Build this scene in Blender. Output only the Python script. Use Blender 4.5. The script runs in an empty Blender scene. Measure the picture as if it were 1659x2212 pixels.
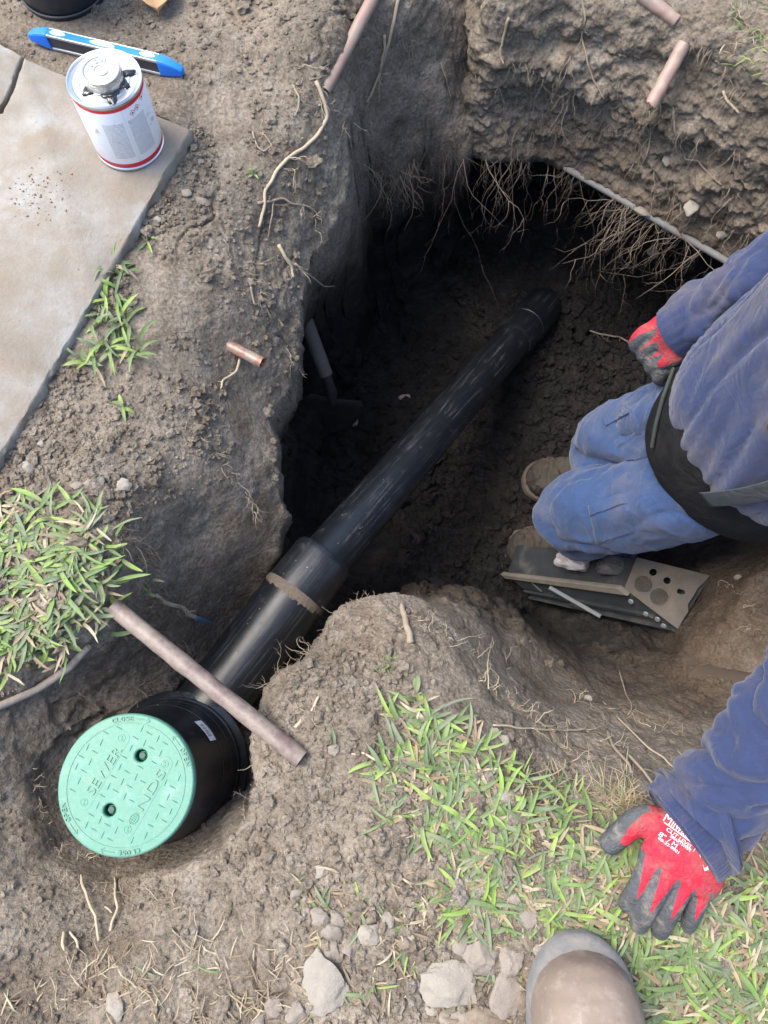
import bpy, bmesh, math, random
import numpy as np
from mathutils import Vector, Matrix
from mathutils.bvhtree import BVHTree

# ------------------------------------------------------------------ camera, sky, sun, exposure
S = bpy.context.scene
COL = S.collection
R = math.radians
PITCH = R(13.8)
cam_d = bpy.data.cameras.new('camera'); cam = bpy.data.objects.new('camera', cam_d); COL.objects.link(cam)
cam.location = (0, 0, 1.0); cam.rotation_euler = (PITCH, 0, 0)
cam_d.sensor_fit = 'VERTICAL'; cam_d.sensor_height = 36.0; cam_d.lens = 26.04
cam_d.clip_start = 0.01; cam_d.clip_end = 500
S.camera = cam
S.render.resolution_x, S.render.resolution_y = 768, 1024
W = bpy.data.worlds.new('World'); S.world = W; W.use_nodes = True
wn = W.node_tree.nodes; bg = wn['Background']
sky = wn.new('ShaderNodeTexSky'); sky.sky_type = 'NISHITA'; sky.sun_disc = False
SUN_EL, SUN_AZ = R(63), R(290)
sky.sun_elevation = SUN_EL; sky.sun_rotation = SUN_AZ
sky.dust_density = 3.0; sky.air_density = 1.0; sky.ozone_density = 0.6
W.node_tree.links.new(sky.outputs[0], bg.inputs[0]); bg.inputs[1].default_value = 0.15
sl = bpy.data.lights.new('sun', 'SUN'); sl.energy = 1.45; sl.angle = R(36); sl.color = (1, .955, .88)
so = bpy.data.objects.new('sun', sl); COL.objects.link(so)
sdir = Vector((math.sin(SUN_AZ)*math.cos(SUN_EL), math.cos(SUN_AZ)*math.cos(SUN_EL), math.sin(SUN_EL)))
so.rotation_euler = sdir.to_track_quat('Z', 'Y').to_euler(); so.location = sdir*5
S.view_settings.view_transform = 'Standard'; S.view_settings.look = 'None'
S.view_settings.exposure = 1.6; S.view_settings.gamma = 1.0

# ------------------------------------------------------------------ helpers
rnd = random.Random(7)
CP, SP = math.cos(PITCH), math.sin(PITCH)
F = 1600.0
def at(px, py, Z):
    """real point at height Z seen at (px,py) of a 1659x2212 view; used for surveying the place"""
    u = (px-829.5)/F; v = (1106-py)/F
    z = (Z-1.0)/(-CP+v*SP)
    return Vector((z*u, z*(SP+v*CP), Z))
def raydir(px, py):
    u = (px-829.5)/F; v = (1106-py)/F
    return Vector((u, SP+v*CP, -CP+v*SP)).normalized()
CAM = Vector((0, 0, 1.0))

def hash3(ix, iy, iz, seed):
    h = (ix.astype(np.uint32)*np.uint32(374761393) + iy.astype(np.uint32)*np.uint32(668265263)
         + iz.astype(np.uint32)*np.uint32(2147483647) + np.uint32(seed*1274126177 & 0xffffffff))
    h = (h ^ (h >> np.uint32(13)))*np.uint32(1274126177)
    h = (h ^ (h >> np.uint32(16)))*np.uint32(2246822519)
    return (h ^ (h >> np.uint32(15)))
def pnoise(P, seed=0):
    P = np.asarray(P, dtype=np.float64)
    i = np.floor(P).astype(np.int64); f = P-i
    w = f*f*f*(f*(f*6-15)+10)
    out = np.zeros(len(P))
    for dx in (0, 1):
        wx = w[:, 0] if dx else 1-w[:, 0]
        for dy in (0, 1):
            wy = w[:, 1] if dy else 1-w[:, 1]
            for dz in (0, 1):
                wz = w[:, 2] if dz else 1-w[:, 2]
                h = hash3(i[:, 0]+dx, i[:, 1]+dy, i[:, 2]+dz, seed)
                g = (((h & np.uint32(1023)).astype(float)/511.5-1)*(f[:, 0]-dx)
                     + (((h >> np.uint32(10)) & np.uint32(1023)).astype(float)/511.5-1)*(f[:, 1]-dy)
                     + (((h >> np.uint32(20)) & np.uint32(1023)).astype(float)/511.5-1)*(f[:, 2]-dz))
                out += wx*wy*wz*g
    return out
def fbm(P, freq, octs=3, seed=0, gain=.5):
    P = np.asarray(P, float); r = 0; a = 1
    for k in range(octs):
        r = r + a*pnoise(P*freq*(2.03**k)+17.3*k, seed+k*13); a *= gain
    return r
def sstep(a, b, x):
    t = np.clip((x-a)/(b-a), 0, 1); return t*t*(3-2*t)

def fast_mesh(name, V, Fq):
    """quads or triangles as numpy arrays"""
    me = bpy.data.meshes.new(name); V = np.asarray(V, np.float32); Fq = np.asarray(Fq, np.int32)
    n = Fq.shape[1]
    me.vertices.add(len(V)); me.vertices.foreach_set('co', V.ravel())
    me.loops.add(Fq.size); me.loops.foreach_set('vertex_index', Fq.ravel())
    me.polygons.add(len(Fq)); me.polygons.foreach_set('loop_start', np.arange(0, Fq.size, n, dtype=np.int32))
    me.polygons.foreach_set('loop_total', np.full(len(Fq), n, np.int32))
    me.polygons.foreach_set('use_smooth', np.ones(len(Fq), bool))
    me.update(calc_edges=True); me.validate(); return me
def grid_faces(nr, nc):
    a = (np.arange(nr-1)[:, None]*nc+np.arange(nc-1)[None, :]).ravel()
    return np.c_[a, a+1, a+nc+1, a+nc]

class MB:
    """collects shapes that belong to ONE object or part"""
    def __init__(s): s.v = []; s.f = []; s.m = []; s.cm = 0
    def add(s, V, Fs):
        o = len(s.v); s.v.extend([tuple(x) for x in V]); s.f.extend([tuple(i+o for i in f) for f in Fs]); s.m.extend([s.cm]*len(Fs)); return s
    def box(s, c, size, M=None):
        x, y, z = (q/2 for q in size)
        V = [Vector(((-x, x)[i & 1], (-y, y)[i >> 1 & 1], (-z, z)[i >> 2 & 1])) for i in range(8)]
        V = [(M @ v if M else v)+Vector(c) for v in V]
        return s.add(V, [(0, 2, 3, 1), (4, 5, 7, 6), (0, 1, 5, 4), (2, 6, 7, 3), (0, 4, 6, 2), (1, 3, 7, 5)])
    def tube(s, pts, rad, n=8, cap=True, flat=1.0, up=None):
        pts = [Vector(p) for p in pts]; m = len(pts)
        if not hasattr(rad, '__len__'): rad = [rad]*m
        T = [(pts[min(i+1, m-1)]-pts[max(i-1, 0)]).normalized() for i in range(m)]
        a = Vector(up) if up else (Vector((0, 0, 1)) if abs(T[0].z) < .9 else Vector((1, 0, 0)))
        V = []
        for i in range(m):
            b = T[i].cross(a)
            if b.length < 1e-6: b = T[i].orthogonal()
            b.normalize(); a2 = b.cross(T[i]).normalized()
            if not up: a = a2
            for k in range(n):
                t = 2*math.pi*k/n
                V.append(pts[i]+b*(math.cos(t)*rad[i])+a2*(math.sin(t)*rad[i]*flat))
        Fs = [(i*n+k, i*n+(k+1) % n, (i+1)*n+(k+1) % n, (i+1)*n+k) for i in range(m-1) for k in range(n)]
        if cap: Fs += [tuple(range(n-1, -1, -1)), tuple((m-1)*n+k for k in range(n))]
        return s.add(V, Fs)
    def lathe(s, prof, n=48, M=None, closed=False, caps=True):
        V = []
        for r, z in prof:
            for k in range(n):
                t = 2*math.pi*k/n; v = Vector((r*math.cos(t), r*math.sin(t), z)); V.append(M @ v if M else v)
        m = len(prof)
        Fs = [(i*n+k, i*n+(k+1) % n, (i+1)*n+(k+1) % n, (i+1)*n+k) for i in range(m-1) for k in range(n)]
        if closed: Fs += [((m-1)*n+k, (m-1)*n+(k+1) % n, (k+1) % n, k) for k in range(n)]
        elif caps:
            if prof[0][0] > 1e-5: Fs.append(tuple(range(n-1, -1, -1)))
            if prof[-1][0] > 1e-5: Fs.append(tuple((m-1)*n+k for k in range(n)))
        return s.add(V, Fs)
    def prism(s, poly, z0, z1, M=None):
        n = len(poly); V = [Vector((x, y, z0)) for x, y in poly]+[Vector((x, y, z1)) for x, y in poly]
        if M: V = [M @ v for v in V]
        return s.add(V, [tuple(range(n-1, -1, -1)), tuple(range(n, 2*n))]+[(k, (k+1) % n, n+(k+1) % n, n+k) for k in range(n)])
    def build(s, name, mat, parent=None, smooth=True, bevel=0, angle=35):
        me = bpy.data.meshes.new(name); me.from_pydata(s.v, [], s.f); me.update()
        bm = bmesh.new(); bm.from_mesh(me); bmesh.ops.recalc_face_normals(bm, faces=bm.faces)
        bm.to_mesh(me); bm.free()
        mats = mat if isinstance(mat, (list, tuple)) else [mat]
        for m in mats: me.materials.append(m)
        if len(mats) > 1: me.polygons.foreach_set('material_index', s.m)
        o = link(name, me, parent)
        if smooth:
            me.polygons.foreach_set('use_smooth', [True]*len(me.polygons)); me.set_sharp_from_angle(angle=R(angle))
        if bevel:
            b = o.modifiers.new('bevel', 'BEVEL'); b.width = bevel; b.segments = 2; b.limit_method = 'ANGLE'; b.angle_limit = R(30)
        return o
def link(name, data, parent=None):
    o = bpy.data.objects.new(name, data); COL.objects.link(o)
    if parent: o.parent = parent
    return o
def tag(o, label=None, cat=None, group=None, kind=None):
    if label: o['label'] = label
    if cat: o['category'] = cat
    if group: o['group'] = group
    if kind: o['kind'] = kind
    return o
def thing(name, label, cat, loc=(0, 0, 0), group=None, rz=0):
    o = link(name, None); o.location = loc; o.rotation_euler.z = rz
    return tag(o, label, cat, group)

# ------------------------------------------------------------------ materials
def mat(name, rough=.8, spec=.3):
    m = bpy.data.materials.new(name); m.use_nodes = True; nt = m.node_tree
    b = nt.nodes['Principled BSDF']; b.inputs['Roughness'].default_value = rough; b.inputs['Specular IOR Level'].default_value = spec
    return m, nt, b
class N:
    def __init__(s, nt): s.nt = nt; s.l = nt.links.new
        
    def new(s, t, **kw):
        n = s.nt.nodes.new(t)
        for k, v in kw.items(): setattr(n, k, v)
        return n
    def geo(s): return s.new('ShaderNodeNewGeometry').outputs['Position']
    def obj(s): return s.new('ShaderNodeTexCoord').outputs['Object']
    def noise(s, vec, scale, detail=4, rough=.55, dist=0):
        n = s.new('ShaderNodeTexNoise'); n.inputs['Scale'].default_value = scale; n.inputs['Detail'].default_value = detail
        n.inputs['Roughness'].default_value = rough; n.inputs['Distortion'].default_value = dist
        if vec: s.l(vec, n.inputs['Vector'])
        return n.outputs['Fac']
    def voro(s, vec, scale, feature='F1'):
        n = s.new('ShaderNodeTexVoronoi', feature=feature); n.inputs['Scale'].default_value = scale
        if vec: s.l(vec, n.inputs['Vector'])
        return n.outputs['Distance']
    def ramp(s, fac, stops):
        n = s.new('ShaderNodeValToRGB'); e = n.color_ramp.elements
        while len(e) < len(stops): e.new(.5)
        for k, (p, c) in enumerate(stops):
            e[k].position = p; e[k].color = tuple(c)+(1,) if hasattr(c, '__len__') else (c, c, c, 1)
        s.l(fac, n.inputs[0]); return n.outputs[0]
    def mix(s, fac, a, b, mode='MIX'):
        n = s.new('ShaderNodeMix', data_type='RGBA', blend_type=mode)
        for inp, val in ((n.inputs[0], fac), (n.inputs[6], a), (n.inputs[7], b)):
            if hasattr(val, 'is_linked') or hasattr(val, 'links'): s.l(val, inp)
            elif hasattr(val, '__len__'): inp.default_value = tuple(val)+(1,) if len(val) == 3 else val
            else: inp.default_value = val
        return n.outputs[2]
    def math(s, op, a, b=0.0, c=0.0, clamp=False):
        n = s.new('ShaderNodeMath', operation=op); n.use_clamp = clamp
        for inp, val in zip(n.inputs, (a, b, c)):
            if hasattr(val, 'links'): s.l(val, inp)
            else: inp.default_value = val
        return n.outputs[0]
    def sep(s, vec):
        n = s.new('ShaderNodeSeparateXYZ'); s.l(vec, n.inputs[0]); return n.outputs
    def bump(s, h, strength, dist, nrm=None):
        n = s.new('ShaderNodeBump'); n.inputs['Strength'].default_value = strength; n.inputs['Distance'].default_value = dist
        s.l(h, n.inputs['Height'])
        if nrm: s.l(nrm, n.inputs['Normal'])
        return n.outputs[0]
    def scale(s, vec, sc):
        n = s.new('ShaderNodeMapping'); n.inputs['Scale'].default_value = sc; s.l(vec, n.inputs[0]); return n.outputs[0]
    def attr(s, name):
        return s.new('ShaderNodeAttribute', attribute_name=name).outputs

def soil_material():
    m, nt, b = mat('soil', .95, .15); n = N(nt); p = n.geo()
    z = n.sep(p)[2]
    big = n.noise(p, 5, 4, .6); mid = n.noise(p, 28, 5, .65); fine = n.noise(p, 190, 4, .7); gr = n.noise(p, 700, 2, .6)
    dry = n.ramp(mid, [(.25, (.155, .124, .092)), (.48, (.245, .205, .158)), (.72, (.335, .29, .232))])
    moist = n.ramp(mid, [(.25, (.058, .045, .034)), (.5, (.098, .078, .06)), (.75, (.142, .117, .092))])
    damp_shade = n.ramp(mid, [(.25, (.010, .0095, .0095)), (.5, (.019, .018, .0178)), (.78, (.034, .032, .0315))])
    # soil horizons: dry crust, moist topsoil, wet clay with the hole's shade painted in
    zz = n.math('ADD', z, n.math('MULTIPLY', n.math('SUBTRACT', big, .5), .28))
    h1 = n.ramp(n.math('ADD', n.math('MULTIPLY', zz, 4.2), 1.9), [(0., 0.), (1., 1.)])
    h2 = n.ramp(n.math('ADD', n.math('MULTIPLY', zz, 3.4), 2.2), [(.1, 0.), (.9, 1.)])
    c = n.mix(h1, moist, dry); c = n.mix(h2, damp_shade, c)
    # rusty / pale patches
    rust = n.ramp(n.noise(n.scale(p, (1, 1, 1.6)), 7.5, 3, .5, .6), [(.56, 0.), (.72, .5)])
    c = n.mix(n.math('MULTIPLY', rust, n.math('ADD', .2, n.math('MULTIPLY', h2, .8))), c, (.165, .12, .082))
    c = n.mix(n.math('MULTIPLY', n.ramp(n.math('ADD', n.sep(p)[0], n.math('MULTIPLY', n.math('SUBTRACT', big, .5), .5)), [(.36, 0.), (.62, .6)]), n.math('MULTIPLY', h2, n.math('SUBTRACT', 1.0, n.math('MULTIPLY', h1, .7)))), c, (.15, .102, .066))
    pale = n.ramp(n.noise(p, 11, 4, .6), [(.58, 0.), (.74, .55)])
    c = n.mix(n.math('MULTIPLY', pale, h1), c, (.33, .305, .27))
    speck = n.ramp(n.voro(p, 260), [(.03, .75), (.13, 0.)])
    speck = n.math('MULTIPLY', speck, n.ramp(n.noise(p, 90, 2), [(.5, 0.), (.62, 1.)]))
    c = n.mix(n.math('MULTIPLY', speck, h2), c, (.34, .31, .27))
    c = n.mix(n.ramp(fine, [(.3, .55), (.62, 0.)]), c, (.02, .017, .014))
    nt.links.new(c, b.inputs['Base Color'])
    hgt = n.math('ADD', n.math('MULTIPLY', fine, 1.0), n.math('MULTIPLY', gr, .35))
    msk = n.ramp(n.noise(p, 6.5, 3, .5), [(.36, .2), (.62, 1.)]); hgt = n.math('MULTIPLY', hgt, n.math('ADD', .35, n.math('MULTIPLY', msk, .75)))
    nb = n.bump(n.math('MULTIPLY', n.noise(p, 42, 6, .68), msk), .8, .014); nb = n.bump(hgt, .9, .006, nb); nb = n.bump(n.voro(p, 120), .5, .004, nb)
    nt.links.new(nb, b.inputs['Normal'])
    return m
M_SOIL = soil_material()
# ------------------------------------------------------------------ the ground: height field with the dug hole
OUT = """0 0 0|300 30 0|600 30 0|740 10 .0|420 150 0|600 200 -.02|700 250 -.05|748 320 -.13|735 450 -.16|600 400 -.05|450 350 -.02|500 500 -.04
760 100 -.01|850 100 -.08|770 240 -.09|790 300 -.19|830 345 -.31|850 375 -.33|880 330 -.32|900 200 -.2|960 100 -.15|990 200 -.25|963 292 -.3|930 60 -.08|1000 60 -.13|830 200 -.16|860 270 -.25|1000 310 -.32|1040 100 -.2|1030 300 -.33|1060 200 -.28|690 560 -.18|640 740 -.2|560 700 -.12|440 650 -.04|300 560 -.01|340 800 -.03|450 850 -.07|580 906 -.2|520 900 -.12|600 1060 -.22|500 1050 -.12
350 1000 -.03|150 900 -.01|100 1050 -.01|300 1120 -.01|600 1140 -.26|560 1247 -.34|480 1150 -.17|420 1250 -.2|350 1200 -.06|280 1150 0|250 1280 -.01
100 1250 .01|0 1150 .01|530 1310 -.38|480 1390 -.36|420 1350 -.28|330 1330 -.14|200 1400 -.04|60 1450 -.03|300 1430 -.2|420 1440 -.33|370 1478 -.28
230 1500 -.17|100 1540 -.09|0 1530 -.03|0 1650 -.04|60 1650 -.1|30 1760 -.09|90 1860 -.09|220 1915 -.08|380 1895 -.06|480 1845 -.04
850 1290 -.14|760 1320 -.12|700 1400 -.08|600 1480 -.05|560 1550 -.03|545 1700 -.03|900 1400 -.07|1000 1400 -.12|950 1330 -.15|1080 1395 -.28
1190 1460 -.37|1330 1500 -.42|1480 1480 -.43|1650 1480 -.36|1670 1370 -.36|1640 1240 -.37|1250 1540 -.25|1400 1560 -.27|1250 1650 -.08|1100 1600 -.03|1000 1550 -.01|1420 1630 -.14
1550 1600 -.2|1659 1650 -.12|1350 1700 -.03|900 1600 0|800 1500 -.02|700 1650 0|700 1900 0|900 1900 .01|1200 1900 .01|1600 1950 .01|1300 2150 0
800 2150 0|300 2150 .0|0 2150 .01|550 1850 -.02|450 1950 -.03|300 1980 -.05|100 1950 -.05|0 1850 -.04|0 2000 -.01|1500 1800 -.01|1659 1800 -.03"""
outer = [at(*map(float, q.split())) for q in OUT.replace('\n', '|').split('|')]
outer += [Vector(q) for q in ((1.2, .3, -.1), (1.2, .8, 0), (1.1, -.3, 0), (0, 1.6, 0), (.6, 1.7, 0), (-.5, 1.6, 0), (1.2, 1.4, 0), (-1.1, .4, 0), (-1.1, 1.3, 0), (-1, -.5, 0), (0, -1, 0), (.9, -.9, 0))]
INN = """200 1620 -.21|100 1720 -.18|120 1800 -.19|250 1870 -.19|377 1657 -.25|450 1820 -.21|500 1780 -.22|530 1690 -.25|440 1500 -.37|1050 1320 -.82|1150 1330 -.86|1200 1380 -.76|1300 1400 -.72|1420 1400 -.67|1510 1350 -.6"""
inner = [at(*map(float, q.split())) for q in INN.split('|')]
inner += [Vector(q) for q in ((-.30, .05, -.42), (-.2, .02, -.4), (-.22, .2, -.5), (-.1, .12, -.5), (-.28, .35, -.7), (-.05, .25, -.66), (-.27, .6, -.82), (-.18, .85, -.86), (0, 1.0, -.87),
          (.1, 1.2, -.85), (.38, 1.0, -.8), (.36, .93, -.815), (.6, 1.1, -.82), (.8, .85, -.85), (.2, .6, -.88), (.05, .6, -.86), (.35, .45, -.92), (.5, .4, -.92), (.3, .33, -.91), (.7, .45, -.88), (.1, .36, -.82),
          (.02, .2, -.7), (.2, .2, -.78), (.8, .3, -.62), (.9, .45, -.62), (.9, .8, -.8), (.3, 1.45, -.8), (.8, 1.4, -.8))]
RIM = """770 248 -.1 .012 0|760 272 -.11 .014 .0|756 313 -.13 .02 .01|754 378 -.14 .08 .07|733 464 -.16 .1 .1|711 518 -.17 .1 .1|686 562 -.18 .1 .1|660 654 -.2 .1 .1|643 722 -.2 .1 .1|643 780 -.2 .1 .1
621 845 -.2 .1 .09|580 906 -.2 .1 .07|599 985 -.21 .1 .09|608 1068 -.22 .1 .1|617 1104 -.23 .1 .1|603 1140 -.26 .1 .08|599 1200 -.3 .1 .07|567 1247 -.34 .08 .05|530 1310 -.38 .06 .02
480 1390 -.36 .06 0|440 1450 -.33 .06 0|370 1478 -.28 .06 0|230 1535 -.17 .09 0|130 1600 -.12 .09 0|60 1690 -.1 .09 0|40 1780 -.09 .09 0|90 1860 -.09 .08 0|220 1915 -.08 .08 0
380 1895 -.06 .08 0|480 1845 -.04 .07 0|530 1775 -.03 .05 .01|545 1700 -.03 .03 .01|528 1620 -.03 .03 .01|545 1540 -.03 .03 .01|570 1490 -.04 .03 .01|640 1430 -.06 .04 .01|700 1372 -.09 .05 .01
745 1315 -.12 .06 .01|800 1287 -.13 .07 .01|860 1278 -.14 .08 0|920 1295 -.15 .11 0|1000 1335 -.2 .18 0|1080 1388 -.28 .2 0|1180 1440 -.38 .2 0|1300 1475 -.44 .2 0|1420 1465 -.45 .18 0
1520 1415 -.44 .15 0|1575 1335 -.41 .12 0|1625 1245 -.38 .12 0"""
rim = []
for q in RIM.replace('\n', '|').split('|'):
    a, b_, c_, w_, u_ = map(float, q.split()); p = at(a, b_, c_); rim.append((p.x, p.y, w_, u_))
rim += [(.9, .35, .1, 0), (1., .7, .1, 0), (1.05, 1.1, .1, 0), (.85, 1.5, .1, 0), (.3, 1.55, .1, 0), (.24, 1.5, .06, 0), (.22, 1.26, .05, .03)]
for a, b_, c_ in ((1003, 318, -.33), (985, 306, -.32), (963, 300, -.31), (930, 303, -.32), (905, 318, -.33), (895, 347, -.34), (872, 372, -.345), (848, 384, -.345), (826, 374, -.33), (808, 352, -.29), (792, 322, -.24), (783, 285, -.17)):
    p = at(a, b_, c_); rim.append((p.x, p.y, .06 if a > 800 else .016, .07 if a > 800 else .01))
rim = np.array(rim)

def rbf(ctrl, X):
    C = np.array([(c.x, c.y) for c in ctrl]); Zv = np.array([c.z for c in ctrl]); n = len(C); e = .03
    def phi(d2): return np.sqrt(d2+e*e)
    D = ((C[:, None]-C[None])**2).sum(-1)
    A = np.zeros((n+1, n+1)); A[:n, :n] = phi(D)-np.eye(n)*.01; A[:n, n] = A[n, :n] = 1
    w = np.linalg.solve(A, np.r_[Zv, 0])
    out = np.empty(len(X))
    for i in range(0, len(X), 40000):
        x = X[i:i+40000]; out[i:i+40000] = phi(((x[:, None]-C[None])**2).sum(-1)) @ w[:n]+w[n]
    return out
def rim_dist(X):
    n = len(rim); best = np.full(len(X), 1e9); par = np.zeros((len(X), 4)); inside = np.zeros(len(X), bool)
    for i in range(n):
        a, b = rim[i], rim[(i+1) % n]; ab = b[:2]-a[:2]
        t = np.clip(((X-a[:2]) @ ab)/(ab @ ab), 0, 1); q = a[:2]+t[:, None]*ab
        d = np.hypot(*(X-q).T); s = d < best
        best[s] = d[s]; par[s] = (a+t[:, None]*(b-a))[s]
        c = ((a[1] > X[:, 1]) != (b[1] > X[:, 1])) & (X[:, 0] < (b[0]-a[0])*(X[:, 1]-a[1])/(b[1]-a[1]+1e-12)+a[0])
        inside ^= c
    return np.where(inside, -best, best), par
def axis(lo, hi, step, far):
    c = np.arange(lo, hi+step/2, step); g = []; s = step; x = hi
    while x < far: s *= 1.22; x += s; g.append(x)
    g = np.array(g); return np.r_[(lo-(g[::-1]-hi)), c, g]
gx = axis(-.74, .86, .0026, 60); gy = axis(-.44, 1.36, .0026, 60)
nx, ny = len(gx), len(gy)
XY = np.stack(np.meshgrid(gx, gy), -1).reshape(-1, 2)
P3 = np.c_[XY, np.zeros(len(XY))]
near = (np.abs(XY[:, 0]) < 2) & (XY[:, 1] > -1.5) & (XY[:, 1] < 2.4)
zo = np.zeros(len(XY)); zi = np.zeros(len(XY)); dd = np.full(len(XY), 1.0); par = np.zeros((len(XY), 4))
zo[near] = rbf(outer, XY[near]); zi[near] = rbf(inner, XY[near]); dd[near], par[near] = rim_dist(XY[near])
fade = 1-sstep(1.1, 1.9, np.hypot(XY[:, 0], XY[:, 1]-.45)); zo *= fade
jit = fbm(P3, 9, 4, 3)*.035
dj = dd+jit*(.35+.65*sstep(0, .06, np.abs(dd)))*np.where(par[:, 2] > .12, 1.6, .75)
ww = np.maximum(par[:, 2], .02)
t = np.clip(-dj/ww, 0, 1); soft = sstep(.1, .2, par[:, 2])
prof = (1-soft)*(1-(1-t)**1.6)+soft*(t*t*(3-2*t))
Z = zo*(1-prof)+zi*prof
# undercut: push the upper wall outward below the lip
un = np.zeros_like(XY); ins = dj < 0
vec = par[:, :2]-XY; L = np.maximum(np.abs(dd), 1e-4)
dirv = np.where((dd < 0)[:, None], vec, -vec)/L[:, None]
sh = par[:, 3]*sstep(0, .035, -dj)*(1-sstep(.12, .30, -dj))
un[ins] = dirv[ins]*sh[ins, None]
# relief
rough = np.where(ins, 1.25, 1.0)*(1+1.1*sstep(-.5, -.7, Z))
G = np.c_[XY, Z]
rel = fbm(G, 4.5, 2, 21)*.02+fbm(G, 16, 3, 5)*.0065+fbm(G, 60, 3, 8)*.003+np.abs(fbm(G, 34, 2, 33))*.0036+np.maximum(0, fbm(G, 110, 2, 81))*.003
crack = np.abs(fbm(G, 7, 3, 55)); rel -= .007*(1-sstep(0, .035, crack))*sstep(-.1, .2, fbm(G, 3, 1, 77))
rel *= rough*fade*(.5+.85*sstep(-.25, .3, fbm(G, 3.4, 2, 99)))
NGX = np.gradient((Z).reshape(ny, nx), axis=1)/np.gradient(gx)[None, :]; NGY = np.gradient(Z.reshape(ny, nx), axis=0)/np.gradient(gy)[:, None]
nrm = np.stack([-NGX.ravel(), -NGY.ravel(), np.ones(len(Z))], 1); nrm /= np.linalg.norm(nrm, axis=1)[:, None]
V = np.c_[XY+un, Z]+nrm*rel[:, None]
# bedding under the concrete slab is levelled
SLABP = [at(a, b_, .0) for a, b_ in ((400, 285), (140, 735), (-10, 985), (-200, 1250), (-500, 900), (-500, 0), (0, 92))]
insl = np.zeros(len(V), bool); dmin = np.full(len(V), 1e9)
for i in range(len(SLABP)):
    a, b_ = SLABP[i], SLABP[(i+1) % len(SLABP)]
    insl ^= ((a.y > V[:, 1]) != (b_.y > V[:, 1])) & (V[:, 0] < (b_.x-a.x)*(V[:, 1]-a.y)/(b_.y-a.y+1e-12)+a.x)
V[insl, 2] = np.minimum(V[insl, 2], -.004)
lev = np.array(at(230, 80, 0)[:2]); dl = np.hypot(*(V[:, :2]-lev).T); V[dl < .2, 2] = V[dl < .2, 2]*(.25+.75*sstep(.1, .2, dl[dl < .2]))
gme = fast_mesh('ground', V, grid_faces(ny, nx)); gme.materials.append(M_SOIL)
ground = link('ground', gme); tag(ground, kind='structure')

# ------------------------------------------------------------------ far wall of the hole: cut bank with ledges, overhanging a dark hollow
lip = [Vector((.06, 1.5, 0)), Vector((.09, 1.36, 0)), Vector((.13, 1.24, 0))]
for a, b_ in ((985, 330), (1010, 342), (1055, 345), (1100, 342), (1165, 345), (1238, 368), (1330, 418), (1430, 480), (1520, 530), (1600, 575), (1680, 625), (1800, 690)):
    lip.append(at(a, b_, -.36))
lip = np.array([(p.x, p.y) for p in lip])
seg = np.r_[0, np.cumsum(np.hypot(*np.diff(lip, axis=0).T))]
ns = 620; sv = np.linspace(0, seg[-1], ns)
LX = np.interp(sv, seg, lip[:, 0]); LY = np.interp(sv, seg, lip[:, 1])
def sm(a, k):
    kk = np.ones(k)/k; return np.convolve(np.pad(a, k//2, mode='edge'), kk, 'valid')[:len(a)]
LXs, LYs = sm(LX, 9), sm(LY, 9)
# wall direction (outwards = away from the hole)
SX, SY = sm(LX, 121), sm(LY, 121)
TX, TY = sm(LX, 45), sm(LY, 45)
tx, ty = np.gradient(SX), np.gradient(SY); nl = np.hypot(tx, ty); ox, oy = -ty/nl, tx/nl
prof_pts = [(.95, .0), (.6, .005), (.3, .005), (.14, .0), (.085, -.008), (.06, -.03), (.05, -.07), (.055, -.10), (.035, -.13), (.03, -.17), (.045, -.20), (.025, -.235), (.018, -.28), (.012, -.32), (.0, -.352), (.012, -.375),
            (.09, -.39), (.2, -.41), (.33, -.46), (.40, -.58), (.42, -.72), (.36, -.82), (.2, -.89), (.05, -.93)]
pp = np.array(prof_pts); pl = np.r_[0, np.cumsum(np.hypot(*np.diff(pp, axis=0).T)*np.r_[[.12]*3, [1]*12, [.5]*8])]
nt_ = 330; tv = np.linspace(0, pl[-1], nt_); PO = sm(np.interp(tv, pl, pp[:, 0]), 7); PZ = sm(np.interp(tv, pl, pp[:, 1]), 7)
Sg, Tg = np.meshgrid(np.arange(ns), np.arange(nt_))
blend = sstep(-.5, -.25, PZ)[Tg]   # near the lip follow the ragged plan line, at grade the smooth one
blend = np.exp(-((PZ[Tg]+.36)/.13)**2)
bx = LXs[Sg]*blend+TX[Sg]*(1-blend); by = LYs[Sg]*blend+TY[Sg]*(1-blend)
lean = np.where(PZ[Tg] > -.36, .7+.3*sstep(.08, .3, bx), 1.0); lean = np.where(PO[Tg] > .1, 1, lean)
Xw = bx+ox[Sg]*PO[Tg]*lean; Yw = by+oy[Sg]*PO[Tg]*lean; Zw = PZ[Tg]+0*Xw
Zw += .03*sstep(.38, .62, Xw)*sstep(-.3, -.05, Zw)
Q = np.stack([Xw, Yw, Zw], -1).reshape(-1, 3)
wallz = (np.exp(-((Q[:, 2]+.2)/.16)**2))
Qs = Q*np.array([1, 1, 1.7])
led = fbm(Qs, 6, 3, 41)*.036+np.abs(fbm(Qs, 15, 4, 42))*.03+np.abs(fbm(Q, 38, 3, 48))*.014
dn = (led*wallz*(.4+.6*sstep(.1, .3, Q[:, 0])))+fbm(Q, 30, 3, 43)*.009+np.abs(fbm(Q, 70, 2, 44))*.006+fbm(Q, 8, 2, 47)*.012
A = Q.reshape(nt_, ns, 3); du = np.gradient(A, axis=1); dv = np.gradient(A, axis=0); nn = np.cross(dv, du); nn /= np.maximum(np.linalg.norm(nn, axis=-1, keepdims=True), 1e-9)
sgn = 1 if nn[nt_//12, ns//2, 2] > 0 else -1
Q2 = Q+sgn*nn.reshape(-1, 3)*dn[:, None]
Q2[:, 2] += sstep(.2, .9, PO[Tg].ravel())*sstep(-.2, 0, Q[:, 2])*(-.03)
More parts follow.
